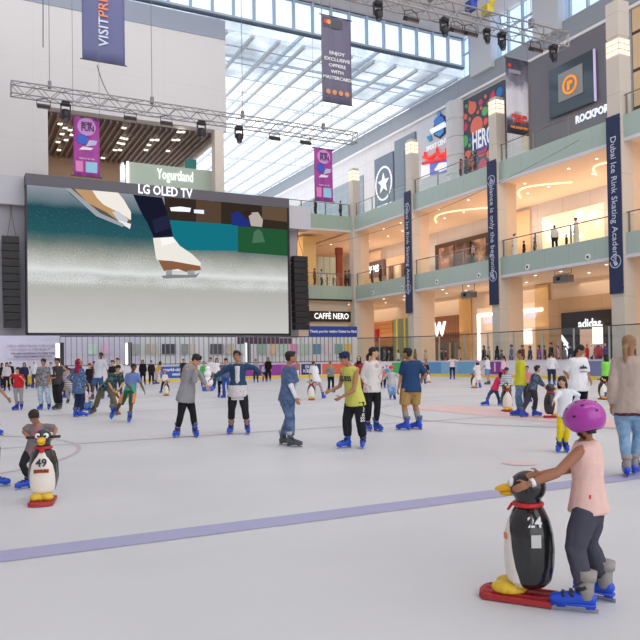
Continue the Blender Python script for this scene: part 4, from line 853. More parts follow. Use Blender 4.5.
# ================================================================== TRUSSES AND STAGE LAMPS
M_TR = mat((158, 156, 160), .4, .3); M_BLK = mat((42, 40, 48), .45)
def truss(u0, u1, v, z, label, s=.3):
    r = empty('lighting_truss', ((u0 + u1) / 2, v, z), 0, label, 'truss'); L = (u1 - u0) / 2
    mb = MB()
    for y in (-s, s):
        for zz in (-s, s): mb.tube([(-L, y, zz), (L, y, zz)], .035, 6)
    mb.build('chords', M_TR, r, True); mb = MB(); x = -L; k = 0
    while x < L - .1:
        a, b = (x, x + .6)
        for y in (-s, s): mb.tube([(a, y, -s if k % 2 else s), (min(b, L), y, s if k % 2 else -s)], .02, 4)
        for zz in (-s, s): mb.tube([(a, -s if k % 2 else s, zz), (min(b, L), s if k % 2 else -s, zz)], .02, 4)
        x += .6; k += 1
    for x in (-L, L):
        mb.tube([(x, -s, -s), (x, s, -s), (x, s, s), (x, -s, s), (x, -s, -s)], .035, 5)
    mb.build('lattice', M_TR, r); mb = MB(); x = -L + 1.8
    while x < L: mb.tube([(x, 0, s), (x, 0, 34.3 - z)], .018, 5); mb.box((x - .08, -.1, s), (x + .08, .1, s + .35)); x += 5.2
    mb.build('hanger', mat((130, 128, 132), .5), r); return r
p = on_V(11, 86, 38); q = on_V(355, 134, 38); truss(p.x, q.x, 38, 15.15, 'long silver lattice truss hanging across the hall above the giant screen')
q = on_V(563, 30, 22.5); truss(9.5, q.x, 22.5, 15.15, 'silver lattice truss hung high over the ice near the dark store wall')
def mover():
    r = empty('moving_head_lamp', (0, 0, 0)); MB().box((-.2, -.2, -.22), (.2, .2, 0)).build('base', M_BLK, r, bevel=.02)
    MB().box((-.27, -.06, -.75), (-.21, .06, -.15)).box((.21, -.06, -.75), (.27, .06, -.15)).box((-.27, -.06, -.25), (.27, .06, -.18)).build('yoke', M_BLK, r)
    hd = MB().tube([(0, .02, -.5), (0, -.02, -.7), (0, -.1, -1.0)], [.2, .2, .15], 12, round_cap=False).build('lamp_head', M_BLK, r, True); MB().disc((0, -.1, -1.0), (0, -.3, -1), .13, .02).build('lens', mat((90, 100, 120), .1), hd); return r
def flood():
    r = empty('flood_lamp', (0, 0, 0)); MB().obox((0, 0, -.42), (.3, 0, 0), (0, .16, .09), (0, -.04, .08)).build('lamp_box', mat((58, 52, 52), .5), r); MB().obox((0, -.03, -.51), (.26, 0, 0), (0, .13, .07), (0, -.004, .008)).build('lens', mat((186, 160, 146), .2), r)
    MB().tube([(-.32, 0, -.42), (-.32, 0, -.1), (0, 0, 0), (.32, 0, -.1), (.32, 0, -.42)], .02, 5).build('bracket', M_BLK, r); return r
mv = mover(); fl = flood(); first = {id(mv): True, id(fl): True}
def hang(o, px, py, V, label, k=1.0):
    p = on_V(px, py, V)
    c = o if first.get(id(o)) else copy_tree(o); first[id(o)] = False
    c.location = (p.x, V, 14.9); c.scale = (k, k, k); tag(c, label, 'stage lamp', 'stage lamps on the trusses'); return c
for px, w_ in ((65.5, 'near the left end of the long truss, above the purple banner'), (201, 'on the long truss just left of the white volume edge'), (238.5, 'on the long truss in front of the skylight')): hang(mv, px, 100, 38, 'black moving-head lamp ' + w_, .95)
for px, w_ in ((43.5, 'nearest the left end of the long truss'), (130, 'on the long truss above the slatted ceiling'), (166, 'on the long truss above the green fascia'), (274, 'on the long truss, in front of the skylight, left one'), (305, 'close to the right end of the long truss')): hang(fl, px, 95, 38, 'small floodlight ' + w_)
for px, w_ in ((378, 'at the picture-top end of the high truss'), (444, 'on the high truss left of the two floods'), (486.5, 'smaller one hanging below a coloured lamp on the high truss'), (501.5, 'on the high truss above the grey wall corner'), (552.5, 'at the very right end of the high truss')): hang(mv, px, 15, 22.5, 'black moving-head lamp ' + w_, .72 if px != 486.5 else .6)
for px, w_ in ((411, 'alone between two moving heads on the high truss'), (456.5, 'touching a moving-head lamp on the high truss'), (535, 'near the right end of the high truss'), (470, 'turned upward beside the blue lamp on the high truss')): hang(fl, px, 12, 22.5, 'small floodlight ' + w_, .9)
for px, c, nm in ((471, (40, 70, 170), 'blue'), (487, (210, 190, 50), 'yellow and black')):
    p = on_V(px, 3, 22.5); tag(MB().box((p.x - .16, 22.3, 15.5), (p.x + .16, 22.7, 15.85)).tube([(p.x, 22.5, 15.6), (p.x + .1, 22.3, 15.95)], .12, 8).build('truss_motor', mat(c, .5)), f'{nm} chain motor sitting on top of the high truss', 'motor')
# long festoon cables
def cable(a, b, sag, label, r=.018, c=(110, 110, 114)):
    mb = MB(); a, b = Vector(a), Vector(b); mb.tube([a.lerp(b, i / 16) - ZU * sag * 4 * (i / 16) * (1 - i / 16) for i in range(17)], r, 5); tag(mb.build('cable', mat(c, .5)), label, 'cable')
cable(on_U(579, 140, UC - .5), on_V(318, 246, 60), 1.0, 'thin grey cable sagging from the top gallery down towards the cafe end')
cable(on_V(43, 0, 40), on_V(43, 47, 40), 0, 'thin dark cable end hanging in front of the white wall', .03)
cable(on_V(97, 65, 45), on_V(118, 100, 38), .6, 'loose dark cable curving down to the long truss below the blue-violet banner', .03)
# ================================================================== PEOPLE: builders
SKIN = [(150, 102, 76), (176, 126, 96), (206, 160, 130), (112, 76, 58), (190, 140, 108)]
def m_skin(c): return mat(c, .55, spec=.35, key=('skin', tuple(c)))
def cloth(c, c2=None, kind=None, scale=20):
    if kind: return pattern(kind, c, c2, scale)
    return mat(c, .85, spec=.2, bump=.25, bscale=60)
JOBS = []   # (object, collector, voxel, smooth iterations, wrinkle, extras, shift)
def blob(name, mb, mats, parent, voxel, smooth=2, wrinkle=0, extra=None):
    o = bpy.data.objects.new(name, bpy.data.meshes.new(name)); COL.objects.link(o); o.parent = parent
    JOBS.append((o, mb, mats, voxel, smooth, wrinkle, extra)); return o
def flush_blobs():
    tmp = []
    for o, mb, mats, vox, sm, wr, ex in JOBS:
        me = mb.mesh('t', mats[0]); t = bpy.data.objects.new('t', me); COL.objects.link(t)
        r = t.modifiers.new('r', 'REMESH'); r.mode = 'VOXEL'; r.voxel_size = vox; r.use_smooth_shade = True
        if sm: s = t.modifiers.new('s', 'SMOOTH'); s.factor = .5; s.iterations = sm
        tmp.append(t)
    dg = bpy.context.evaluated_depsgraph_get(); dg.update()
    for (o, mb, mats, vox, sm, wr, ex), t in zip(JOBS, tmp):
        me = bpy.data.meshes.new_from_object(t.evaluated_get(dg))
        if wr:
            sd = Vector((sum(map(ord, o.name)) % 97, 3, 7))
            for v in me.vertices:
                q = Vector((v.co.x * 11, v.co.y * 11, v.co.z * 6)) + sd
                v.co += v.normal * (wr * (noise.noise(q) + .5 * noise.noise(q * 2.3)))
        if ex and ex.v:
            n0 = len(me.vertices); vs = [tuple(v.co) for v in me.vertices] + [tuple(v) for v in ex.v]
            fs = [tuple(p.vertices) for p in me.polygons] + [[i + n0 for i in f] for f in ex.f]; mi = [0] * len(me.polygons) + ex.m
            m2 = bpy.data.meshes.new(o.name); m2.from_pydata(vs, [], fs); bpy.data.meshes.remove(me); me = m2
        else: mi = None; me.materials.clear()
        me.polygons.foreach_set('use_smooth', [True] * len(me.polygons))
        for m in mats: me.materials.append(m)
        if mi: me.polygons.foreach_set('material_index', mi)
        old = o.data; me.name = o.name; o.data = me; bpy.data.meshes.remove(old)
    for t in tmp:
        me = t.data; bpy.data.objects.remove(t); bpy.data.meshes.remove(me)
    JOBS.clear()

# ---- skates (one shared mesh of each kind)
def skate_mesh(c, cuff, nm, sh=0):
    mb = MB()
    mb.tube([(0, -.085, .105), (0, 0, .105), (0, .09, .095), (0, .165, .088)], [.046, .047, .047, .036], 10)          # foot
    mb.tube([(0, -.06, .10), (0, -.055, .18), (0, -.065, .29)], [.053, .055, .060], 10, sh, False)                                 # shaft
    mb.box((-.028, -.12, .045), (.028, .19, .065)); mb.box((-.014, -.11, .028), (.014, -.05, .05)); mb.box((-.014, .09, .028), (.014, .15, .05))
    k = len(mb.f)
    mb.tube([(0, -.062, .235), (0, -.066, .30)], [.066, .070], 10, 1, False); mb.tube([(0, -.04, .175), (0, -.03, .195)], [.062, .062], 10, 2, False)
    mb.obox((0, .045, .135), (.046, 0, 0), (0, .012, 0), (0, .004, .018), 2); mb.obox((0, .10, .125), (.044, 0, 0), (0, .010, 0), (0, .004, .014), 2)
    return mb.mesh(nm, [mat(c, .35), mat(cuff, .6), mat((40, 42, 60), .5)], True)
SK = {'blue': skate_mesh((36, 84, 214), (96, 104, 130), 'ice_skate'), 'grey': skate_mesh((86, 88, 96), (176, 178, 184), 'ice_skate'),
      'white': skate_mesh((222, 222, 228), (190, 190, 198), 'ice_skate'), 'bluegrey': skate_mesh((34, 82, 214), (158, 152, 150), 'ice_skate', 1)}
BLADE = MB().box((-.0025, -.135, .0), (.0025, .185, .03)).prism([(-.0025, .185, .0), (-.0025, .205, .018), (-.0025, .185, .03)], (.005, 0, 0)).mesh('blade', mat((170, 174, 182), .25, .9))
def shoe_mesh():
    mb = MB().tube([(0, -.08, .05), (0, .04, .05), (0, .15, .04)], [.045, .048, .038], 10); mb.box((-.045, -.12, 0), (.045, .185, .02)); return mb.mesh('shoe', mat((60, 56, 60), .6), True)
SHOE = shoe_mesh()

def ik(S, T, a, b, hint):
    d = T - S; L = d.length
    if L > (a + b) * .995:
        T = S + d * ((a + b) * .995 / L); d = T - S; L = d.length
    L = max(L, abs(a - b) + 1e-3); x = (a * a - b * b + L * L) / (2 * L); h = math.sqrt(max(0, a * a - x * x)); n = d.normalized(); hint = Vector(hint)
    p = hint - n * hint.dot(n); p = p.normalized() if p.length > 1e-5 else n.orthogonal().normalized()
    return S + n * x + p * h, T

def hand_mb(mb, W, dirv, out, s, curl=.5, mi=0, side=1, n=6):
    """hand at wrist W pointing along dirv, 'out' = back-of-hand normal, s = hand length"""
    d = dirv.normalized(); o = (out - d * out.dot(d)); o = o.normalized() if o.length > 1e-4 else d.orthogonal().normalized(); x = d.cross(o) * side
    mb.ell(W + d * s * .26, x * s * .21, d * s * .30, o * s * .09, mi, 10, 6)
    for i, (ln, off) in enumerate(((.40, .155), (.46, .055), (.43, -.05), (.34, -.15))):
        b = W + d * s * .46 + x * s * off; c = curl * (1 + .12 * i); r = s * .052
        p1 = b + (d * math.cos(c * .5) - o * math.sin(c * .5)) * s * ln * .45
        p2 = p1 + (d * math.cos(c * 1.2) - o * math.sin(c * 1.2)) * s * ln * .32; p3 = p2 + (d * math.cos(c * 1.8) - o * math.sin(c * 1.8)) * s * ln * .23
        mb.tube([b - d * s * .1, b, p1, p2, p3], [r, r, r * .95, r * .85, r * .7], n, mi)
    t0 = W + d * s * .14 + x * s * .15; t1 = t0 + (d * .7 + x * .75 - o * .25).normalized() * s * .24; t2 = t1 + (d * .95 + x * .3 - o * .4).normalized() * s * .2
    mb.tube([t0, t1, t2], [s * .07, s * .06, s * .045], n, mi)

def person(px, fy, H, face, label, top=(200, 200, 200), sl=.5, bot=(50, 52, 60), bl=1.0, hair='short', hc=(32, 26, 24), skin=1, skate='blue', group=None,
           lean=0, turn=0, nod=0, hip=None, neck=None, head=None, hl=None, hr=None, el=None, er=None, fl=None, fr=None, hem=.0, wide=1.0, topm=None, botm=None, skirt=None,
           at=None, build=1.0, tight=False, sock=None, hat=None, hatc=(60, 60, 70), fine=0, bag=None, face_on=True, girl=False, headyaw=None, kneehint=None, scarf=None, bend=1.012):
    P0 = Vector(at) if at is not None else on_z(px, fy, 0)
    D = depth(P0); skc = SKIN[skin] if isinstance(skin, int) else skin
    root = empty('person', P0, -YAW, label, 'person', group)
    def J(q):                     # (pixel x, pixel y, metres further away) -> local point
        p = on_D(q[0], q[1], D + (q[2] if len(q) > 2 else 0)) - P0
        return Vector((p.dot(R0), p.dot(fh), p.z))
    L = .075 * min(1, H / 1.5) if skate != 'shoe' else .02
    B = H - L; hr_ = .135 + max(0, 1.6 - B) * .045; hh = hr_ * B
    fa = math.radians(face); Fv = Vector((math.sin(fa), math.cos(fa), 0)); Rv = Vector((math.cos(fa), -math.sin(fa), 0)); Z = Vector((0, 0, 1))
    hx = J(hip) if hip else Vector((0, 0, L + .505 * B))
    ln = math.radians(lean); spine = (Z * math.cos(ln) + Fv * math.sin(ln))
    nk = J(neck) if neck else hx + spine * ((1 - hr_ - .035 - .505) * B)
    if head:
        hj = J(head); mx_ = .03 * B + .47 * hh; dv = hj - nk
        if dv.length > mx_: nk = hj - dv.normalized() * mx_
    spine = (nk - hx).normalized()
    hy = fa + math.radians(turn); nd = math.radians(nod if nod else lean * .35); hF0 = Vector((math.sin(hy), math.cos(hy), 0)); hR = Vector((math.cos(hy), -math.sin(hy), 0))
    hF = hF0 * math.cos(nd) - Z * math.sin(nd); hU = Z * math.cos(nd) + hF0 * math.sin(nd)
    hd = J(head) if head else nk + hU * (.028 * B + .48 * hh) + hF * (.10 * hh) + spine * .0
    sw = .099 * B * (1 if not girl else .93) * (.97 if B > 1.4 else .92) * build
    cF = Fv - spine * Fv.dot(spine); cF.normalize(); cR = Rv
    shc = nk - spine * .046 * B
    SL = shc - cR * sw; SR = shc + cR * sw
    ua, fo = .168 * B, .15 * B
    dn = -Z
    HL = J(hl) if hl else SL - cR * .045 * B + Fv * .04 * B + dn * .305 * B
    HR = J(hr) if hr else SR + cR * .045 * B + Fv * .04 * B + dn * .305 * B
    if el: EL = J(el); HL = EL + (HL - EL).normalized() * min((HL - EL).length, fo * 1.12)
    else: EL, HL = ik(SL, HL, ua, fo, -Fv * .8 - cR * .5 + dn * .4)
    if er: ER = J(er); HR = ER + (HR - ER).normalized() * min((HR - ER).length, fo * 1.12)
    else: ER, HR = ik(SR, HR, ua, fo, -Fv * .8 + cR * .5 + dn * .4)
    hw = .058 * B * build
    JL = hx - cR * hw; JR = hx + cR * hw
    ks = B / 1.6 * 1.0; ks = max(.62, min(1.05, ks)) * (1.1 if B < 1.35 else .93)
    feet = []
    for side, f_, JJ in ((-1, fl, JL), (1, fr, JR)):
        if f_ is None: gx = Vector((JJ.x, JJ.y, 0)) + Rv * side * .02 * B; ang = face + side * 12; lift = 0; pit = 0
        else:
            q = J((f_[0], fy, f_[1])); gx = Vector((q.x, q.y, 0)); ang = f_[2]; lift = f_[3] if len(f_) > 3 else 0; pit = f_[4] if len(f_) > 4 else 0
        gx = Vector((gx.x, gx.y, lift)); an = math.radians(ang); tf = Vector((math.sin(an), math.cos(an), 0)); ank = gx + Vector((0, 0, .17 * ks if skate != 'shoe' else .09)) - tf * .05 * ks
        dl_ = (ank - JJ).length * bend; tt = max(.36 * B, min(.50 * B, dl_)); th, sh = tt * .51, tt * .49
        hint = (tf + Fv * .5) if kneehint is None else Vector(kneehint)
        K, A = ik(JJ, ank, th, sh, hint)
        feet.append((side, JJ, K, A, gx, an, tf, pit))
    # ---- body
    mb = MB(); bw = build
    def torso(mb, g=0.0, t0=-.22, t1=1.0, hipw=1.0):
        prof = [(-.22, .078, .062), (-.02, .098, .072), (.18, .094, .068), (.42, .080, .060), (.66, .094, .068), (.86, .099, .062), (.95, .076, .05), (1.0, .045, .042)]
        rs = []
        H_ = (nk - hx)
        pts = [t for t in prof if t0 <= t[0] <= t1]
        for t, a_, b_ in pts:
            wq = hipw if t < .3 else 1
            rs.append((hx + H_ * t, cR * (a_ * B * bw * wq + g), cF * (b_ * B * bw * (1 + (bw - 1)) + g)))
        mb.ringn(rs, 16)
    torso(mb, -.004)
    n = 10 if fine else 8
    mb.tube([nk - spine * .03 * B, nk + spine * .01 * B, hd - hU * hh * .12 - hF * hh * .05], [.036 * B, .031 * B, .030 * B], n)
    mb.ell(hd + hU * hh * .12 - hF * hh * .06, hR * hh * .34, hF * hh * .42, hU * hh * .38, 0, 16, 10)
    mb.ell(hd - hU * hh * .14 + hF * hh * .09, hR * hh * .265, hF * hh * .295, hU * hh * .33, 0, 14, 10)
    mb.ell(hd - hU * hh * .37 + hF * hh * .24, hR * hh * .13, hF * hh * .12, hU * hh * .11, 0, 10, 6)
    mb.tube([hd + hF * hh * .35 + hU * hh * .04, hd + hF * hh * .44 - hU * hh * .11], [hh * .045, hh * .075], 6)
    for q in (-1, 1): mb.ell(hd + hR * q * hh * .335 - hU * hh * .03, hR * hh * .05, hF * hh * .09, hU * hh * .12, 0, 8, 6)
    for S, E, W, q in ((SL, EL, HL, -1), (SR, ER, HR, 1)):
        mb.tube([S, S.lerp(E, .4), E, E.lerp(W, .35), W], [.030 * B, .029 * B, .024 * B, .0235 * B, .0155 * B], n)
    for side, JJ, K, A, gx, an, tf, pit in feet:
        mb.tube([JJ, JJ.lerp(K, .45), K, K.lerp(A, .3), A], [.056 * B * bw, .05 * B * bw, .036 * B, .038 * B, .024 * B], n)
    ex = MB(); hl_ = .098 * B
    for S, E, W, q in ((SL, EL, HL, -1), (SR, ER, HR, 1)):
        dd = (W - E).normalized(); outv = cR * q + Fv * .2
        if fine: hand_mb(mb, W, dd, outv, hl_, .45, 0, -q, 7)
        else: hand_mb(ex, W, dd, outv, hl_, .45, 0, -q, 5)
    if face_on:
        for q in (-1, 1):
            e = hd + hR * q * hh * .15 + hU * hh * .01 + hF * hh * .335
            ex.ell(e, hR * hh * .075, hF * hh * .035, hU * hh * .036, 1, 8, 6); es = 1.0 if fine else 1.4; ex.ell(e + hF * hh * .03, hR * hh * .036 * es, hF * hh * .015, hU * hh * .034 * es, 2, 8, 6)
            ex.obox(e + hU * hh * .085 + hF * hh * .012, (hR - hU * .12 * q) * hh * .085, hF * hh * .02, hU * hh * .016 * es, 2)
        ex.ell(hd + hF * hh * .368 - hU * hh * .245, hR * hh * .11, hF * hh * .03, hU * hh * .026, 3, 8, 6)
    vox = .0085 if fine == 1 else (.0055 if fine == 2 else (.013 if D < 24 else .02))
    lipc = tuple(int(v * .72) for v in skc)
    body = blob('body', mb, [m_skin(skc), mat((235, 232, 228), .3), mat((28, 20, 18), .4), mat((min(255, int(skc[0] * .85)), int(skc[1] * .62), int(skc[2] * .62)), .5)], root, vox, 2, 0, ex)
    cv = .012 if fine else (.015 if D < 24 else .019); g = .012 if B > 1.2 else .010
    # ---- trousers or skirt
    if skirt != 'long' or bl:
        mb = MB(); torso(mb, g * .8, -.22, .5)
        for side, JJ, K, A, gx, an, tf, pit in feet:
            gg = 0 if tight else .007 * B
            if bl >= .95: mb.tube([JJ, JJ.lerp(K, .5), K, K.lerp(A, .5), K.lerp(A, .86)], [.062 * B * bw + gg, .057 * B * bw + gg, .043 * B + gg * 1.3, .042 * B + gg * 1.3, .031 * B + gg * 1.9], n, 0, False)
            else:
                E_ = JJ.lerp(K, min(1, bl / .5)) if bl <= .5 else K.lerp(A, (bl - .5) / .5); r_ = .055 * B if bl <= .55 else .045 * B
                pts = [JJ, JJ.lerp(K, .5), E_] if bl <= .5 else [JJ, JJ.lerp(K, .6), K, E_]; mb.tube(pts, [.064 * B * bw + gg, .06 * B * bw + gg, r_ + gg * 1.6] if bl <= .5 else [.064 * B * bw + gg, .06 * B * bw + gg, .047 * B + gg, r_ + gg], n, 0, False)
        blob('trousers' if bl >= .8 else 'shorts', mb, [botm or cloth(bot)], root, cv, 2, (.009 if fine else .006) if not tight else .003)
    if skirt:
        sc_c, z1, fl_ = skirt if skirt != 'long' else ((40, 40, 44), .12, .03); mb = MB(); za = hx.z + .04 * B; zb = z1 * B; rs = []
        for i in range(6):
            t = i / 5; c = hx.lerp(Vector(((feet[0][4].x + feet[1][4].x) / 2, (feet[0][4].y + feet[1][4].y) / 2, zb)), t) if zb < .3 * B else Vector((hx.x, hx.y, 0)); c = Vector((c.x, c.y, za + (zb - za) * t))
            rs.append((c, cR * ((.105 + fl_ * t) * B), Fv * ((.082 + fl_ * t) * B)))
        mb.ringn(rs, 16); blob('skirt', mb, [sc_c if not isinstance(sc_c, tuple) else cloth(sc_c)], root, cv, 2, .006)
    # ---- top
    if top is not None or topm:
        mb = MB(); H_ = nk - hx; gw = g * wide * 1.05
        prof = [(-.06 - hem, .114, .092), (.0, .112, .090), (.2, .100, .078), (.42, .088, .066), (.66, .095, .071), (.84, .099, .066), (.92, .080, .056), (.985, .048, .046)]; prof = [q_ for i_, q_ in enumerate(prof) if i_ == 0 or q_[0] > prof[0][0] + .02]
        if sl == 0: prof[5] = (.84, .100, .062); prof[6] = (.93, .078, .052)
        mb.ringn([(hx + H_ * t, cR * (a_ * B * bw + gw), cF * (b_ * B * bw + gw)) for t, a_, b_ in prof], 16)
        for S, E, W, q in ((SL, EL, HL, -1), (SR, ER, HR, 1)):
            if sl == 0: mb.ell(S - cR * q * .01 * B + spine * .004, cR * (.034 * B), cF * (.05 * B), spine * (.03 * B), 0, 10, 6); continue
            if sl <= .5: mb.tube([S - cR * q * .02, S, S.lerp(E, sl / .5 * .95)], [.042 * B, .042 * B + gw * .3, .039 * B + gw * .5], n, 0, False)
            else: mb.tube([S - cR * q * .02, S, S.lerp(E, .5), E, E.lerp(W, .5), E.lerp(W, (sl - .5) / .5 * .93)], [.040 * B, .041 * B + gw * .3, .037 * B + gw * .3, .032 * B + gw * .35, .027 * B + gw * .35, .022 * B + gw * .35], n)
        blob('shirt', mb, [topm or cloth(top)], root, cv, 2, .005 + .003 * wide)
    if sock:
        for side, JJ, K, A, gx, an, tf, pit in feet: blob('sock', MB().tube([K.lerp(A, .45), K.lerp(A, .75), A], [.040 * B, .036 * B, .03 * B], n), [cloth(sock)], root, cv, 1, 0)
    # ---- hair and headwear
    hm = mat(hc, .55, spec=.4, bump=.5, bscale=90); mb = MB(); v2 = .008 if fine else (.012 if D < 24 else .018)
    hp = hd
    if hair in ('short', 'long', 'pony', 'bun', 'curly'):
        k = 1.06 if hair == 'curly' else 1
        mb.ell(hp + hU * hh * .17 - hF * hh * .09, hR * hh * .385 * k, hF * hh * .435 * k, hU * hh * .37 * k, 0, 16, 10)
        if hair in ('short', 'curly'): mb.ell(hp - hU * hh * .08 - hF * hh * .22, hR * hh * .31, hF * hh * .24, hU * hh * .26, 0, 12, 8); mb.tube([hp + hU * hh * .42 + hF * hh * .1 - hR * hh * .12, hp + hU * hh * .40 + hF * hh * .26 + hR * hh * .1], hh * .12, 8)
        if hair == 'long':
            for q in (-1, 1): mb.tube([hp + hR * q * hh * .3 + hU * hh * .1 - hF * hh * .05, hp + hR * q * hh * .36 - hU * hh * .35 - hF * hh * .12, hp + hR * q * hh * .28 - Z * hh * .95 - hF * hh * .18], [hh * .12, hh * .13, hh * .07], 8)
            mb.ringn([(hp - hF * hh * .28 + hU * hh * .1, hR * hh * .34, hF * hh * .18), (hp - hF * hh * .34 - Z * hh * .4, hR * hh * .38, hF * hh * .16), (hp - hF * hh * .3 - Z * hh * .8, hR * hh * .36, hF * hh * .13), (hp - hF * hh * .28 - Z * hh * 1.15, hR * hh * .24, hF * hh * .08)], 14)
        if hair in ('pony', 'bun'): mb.ell(hp - hU * hh * .08 - hF * hh * .22, hR * hh * .31, hF * hh * .24, hU * hh * .28, 0, 12, 8)
        if hair == 'pony': mb.tube([hp - hF * hh * .42 - hU * hh * .05, hp - hF * hh * .62 - Z * hh * .35, hp - hF * hh * .6 - Z * hh * .95, hp - hF * hh * .5 - Z * hh * 1.45], [hh * .11, hh * .15, hh * .13, hh * .05], 8)
        if hair == 'bun': mb.ell(hp + hU * hh * .42 - hF * hh * .34, hR * hh * .2, hF * hh * .2, hU * hh * .18, 0, 10, 6)
        blob('hair', mb, [hm], root, v2, 1, hh * .04)
    if hat == 'hijab' or hair == 'hijab':
        mb = MB(); mb.ell(hp + hU * hh * .06 - hF * hh * .14, hR * hh * .42, hF * hh * .46, hU * hh * .52, 0, 16, 10)
        mb.ringn([(hp - hU * hh * .25 - hF * hh * .1, hR * hh * .38, hF * hh * .40), (nk + Z * hh * .12, hR * hh * .46, hF * hh * .42), (nk - spine * hh * .25, hR * hh * .74, hF * hh * .52), (nk - spine * hh * .65, hR * hh * .72, hF * hh * .56)], 14)
        blob('headscarf', mb, [cloth(hatc)], root, v2, 2, hh * .03)
    if hat == 'helmet':
        mb = MB(); mb.ell(hp + hU * hh * .20 - hF * hh * .06, hR * hh * .47, hF * hh * .56, hU * hh * .42, 0, 18, 12)
        o = blob('helmet', mb, [mat(hatc, .25, coat=.4)], root, v2, 2, 0)
    if hat in ('cap', 'backcap'):
        mb = MB(); mb.ell(hp + hU * hh * .24 - hF * hh * .08, hR * hh * .40, hF * hh * .45, hU * hh * .33, 0, 16, 10); q = -1 if hat == 'backcap' else 1
        mb.ringn([(hp + hU * hh * .24 + hF * q * hh * .25, hR * hh * .34, hF * hh * .1 + hU * .001), (hp + hU * hh * .20 + hF * q * hh * .62, hR * hh * .22, hU * hh * .03)], 12)
        blob('cap', mb, [cloth(hatc)], root, v2, 1, 0)
    # ---- feet
    for side, JJ, K, A, gx, an, tf, pit in feet:
        M = Matrix.Translation(gx) @ Matrix.Rotation(-an, 4, 'Z')
        if pit: M = M @ Matrix.Translation((0, .12 * ks, 0)) @ Matrix.Rotation(math.radians(-pit), 4, 'X') @ Matrix.Translation((0, -.12 * ks, 0))
        if skate == 'shoe': o = shared('shoe', SHOE, root); o.matrix_basis = M; continue
        o = shared('skate', SK[skate], root); o.matrix_basis = M @ Matrix.Scale(ks, 4)
        shared('blade', BLADE, o)
    return root, dict(hd=hd, hh=hh, hF=hF, hU=hU, hR=hR, nk=nk, hx=hx, SL=SL, SR=SR, cR=cR, cF=cF, B=B, HL=HL, HR=HR, EL=EL, ER=ER, spine=spine, K=[f[2] for f in feet], A=[f[3] for f in feet], D=D)

# ---- penguin skating aid
def penguin_parts():
    r = empty('penguin_skating_aid', (0, 0, 0)); S = 1.0     # 0.80 m tall, looks along +Y
    mb = MB(); prof = [(.10, .09), (.150, .13), (.172, .22), (.178, .32), (.168, .42), (.145, .50), (.115, .555), (.088, .59), (.075, .61)]
    mb.ringn([(Vector((0, -.005, z)), (q * .84, 0, 0), (0, q * .84, 0)) for q, z in prof], 24)
    for q in (-1, 1): mb.tube([(q * .095, -.03, .53), (q * .120, -.03, .42), (q * .130, -.03, .28), (q * .118, -.02, .17)], [.03, .034, .032, .02], 10)
    body = blob('body', mb, [mat((28, 28, 32), .22, coat=.5)], r, .009, 8)
    mb = MB(); mb.ringn([(Vector((0, .032, z)), (q * .84, 0, 0), (0, w_ * .95, 0)) for q, w_, z in ((.09, .06, .085), (.145, .108, .13), (.160, .122, .22), (.162, .126, .32), (.146, .118, .42), (.114, .098, .49), (.07, .074, .545), (.03, .05, .575))], 24)
    blob('belly', mb, [mat((238, 232, 224), .35)], r, .009, 8)
    mb = MB(); mb.ell((0, .0, .695), (.092, 0, 0), (0, .112, 0), (0, 0, .10), 0, 20, 12); mb.tube([(0, 0, .60), (0, 0, .66)], [.078, .08], 14); 
    mb.tube([(-.12, -.03, .70), (.12, -.03, .70)], .014, 8)
    hd_ = blob('head', mb, [mat((30, 30, 34), .22, coat=.5)], r, .008, 2)
    MB().tube([(-.165, -.03, .70), (-.08, -.03, .70)], .016, 8).build('handle', mat((40, 38, 42), .5), r, True); MB().tube([(.08, -.03, .70), (.165, -.03, .70)], .016, 8).build('handle', mat((40, 38, 42), .5), r, True)
    mb = MB(); mb.ell((0, .130, .682), (.046, 0, 0), (0, .075, -.014), (0, .004, .026), 0, 14, 8); mb.ell((0, .120, .650), (.040, 0, 0), (0, .055, -.01), (0, .003, .018), 0, 14, 8); bk = mb.build('beak', mat((244, 186, 40), .35), hd_, True); MB().ell((0, .150, .662), (.030, 0, 0), (0, .03, -.006), (0, .002, .008), 0, 10, 6).build('mouth', mat((60, 34, 24), .5), bk, True)
    for q in (-1, 1):
        e = MB().ell((q * .042, .088, .725), (.029, 0, 0), (0, .020, 0), (0, 0, .030), 0, 12, 8).build('eye', mat((244, 244, 244), .25), hd_, True)
        MB().ell((q * .036, .107, .722), (.012, 0, 0), (0, .006, 0), (0, 0, .013), 0, 8, 6).build('pupil', mat((18, 18, 20), .3), e, True)
    MB().tube([(.086 * math.cos(t * PI / 10), .08 * math.sin(t * PI / 10), .592) for t in range(21)], .016, 8).prism([(-.035, .085, .59), (.035, .085, .59), (.02, .115, .545), (-.02, .115, .545)], (0, .014, .004)).build('collar', mat((206, 46, 50), .45), r, True)
    mb = MB()
    for q in (-1, 1): mb.ell((q * .06, .135, .078), (.064, 0, 0), (0, .09, 0), (0, 0, .042), 0, 12, 8)
    mb.ell((0, .10, .066), (.12, 0, 0), (0, .09, 0), (0, 0, .034), 0, 12, 8)
    blob('feet', mb, [mat((240, 190, 50), .4, var=.35, vscale=30)], r, .009, 1)
    mb = MB(); mb.box((-.125, -.15, .005), (.125, .26, .042)); mb.ringn([((0, .25, .005), (.125, 0, 0), (0, .06, 0)), ((0, .25, .045), (.12, 0, 0), (0, .055, 0))], 20)
    for q in (-1, 0, 1): mb.box((q * .08 - .012, -.14, .04), (q * .08 + .012, .27, .052))
    mb.build('sled_base', mat((176, 46, 54), .5), r, bevel=.008)
    return r
PENG = penguin_parts(); pfirst = [True]
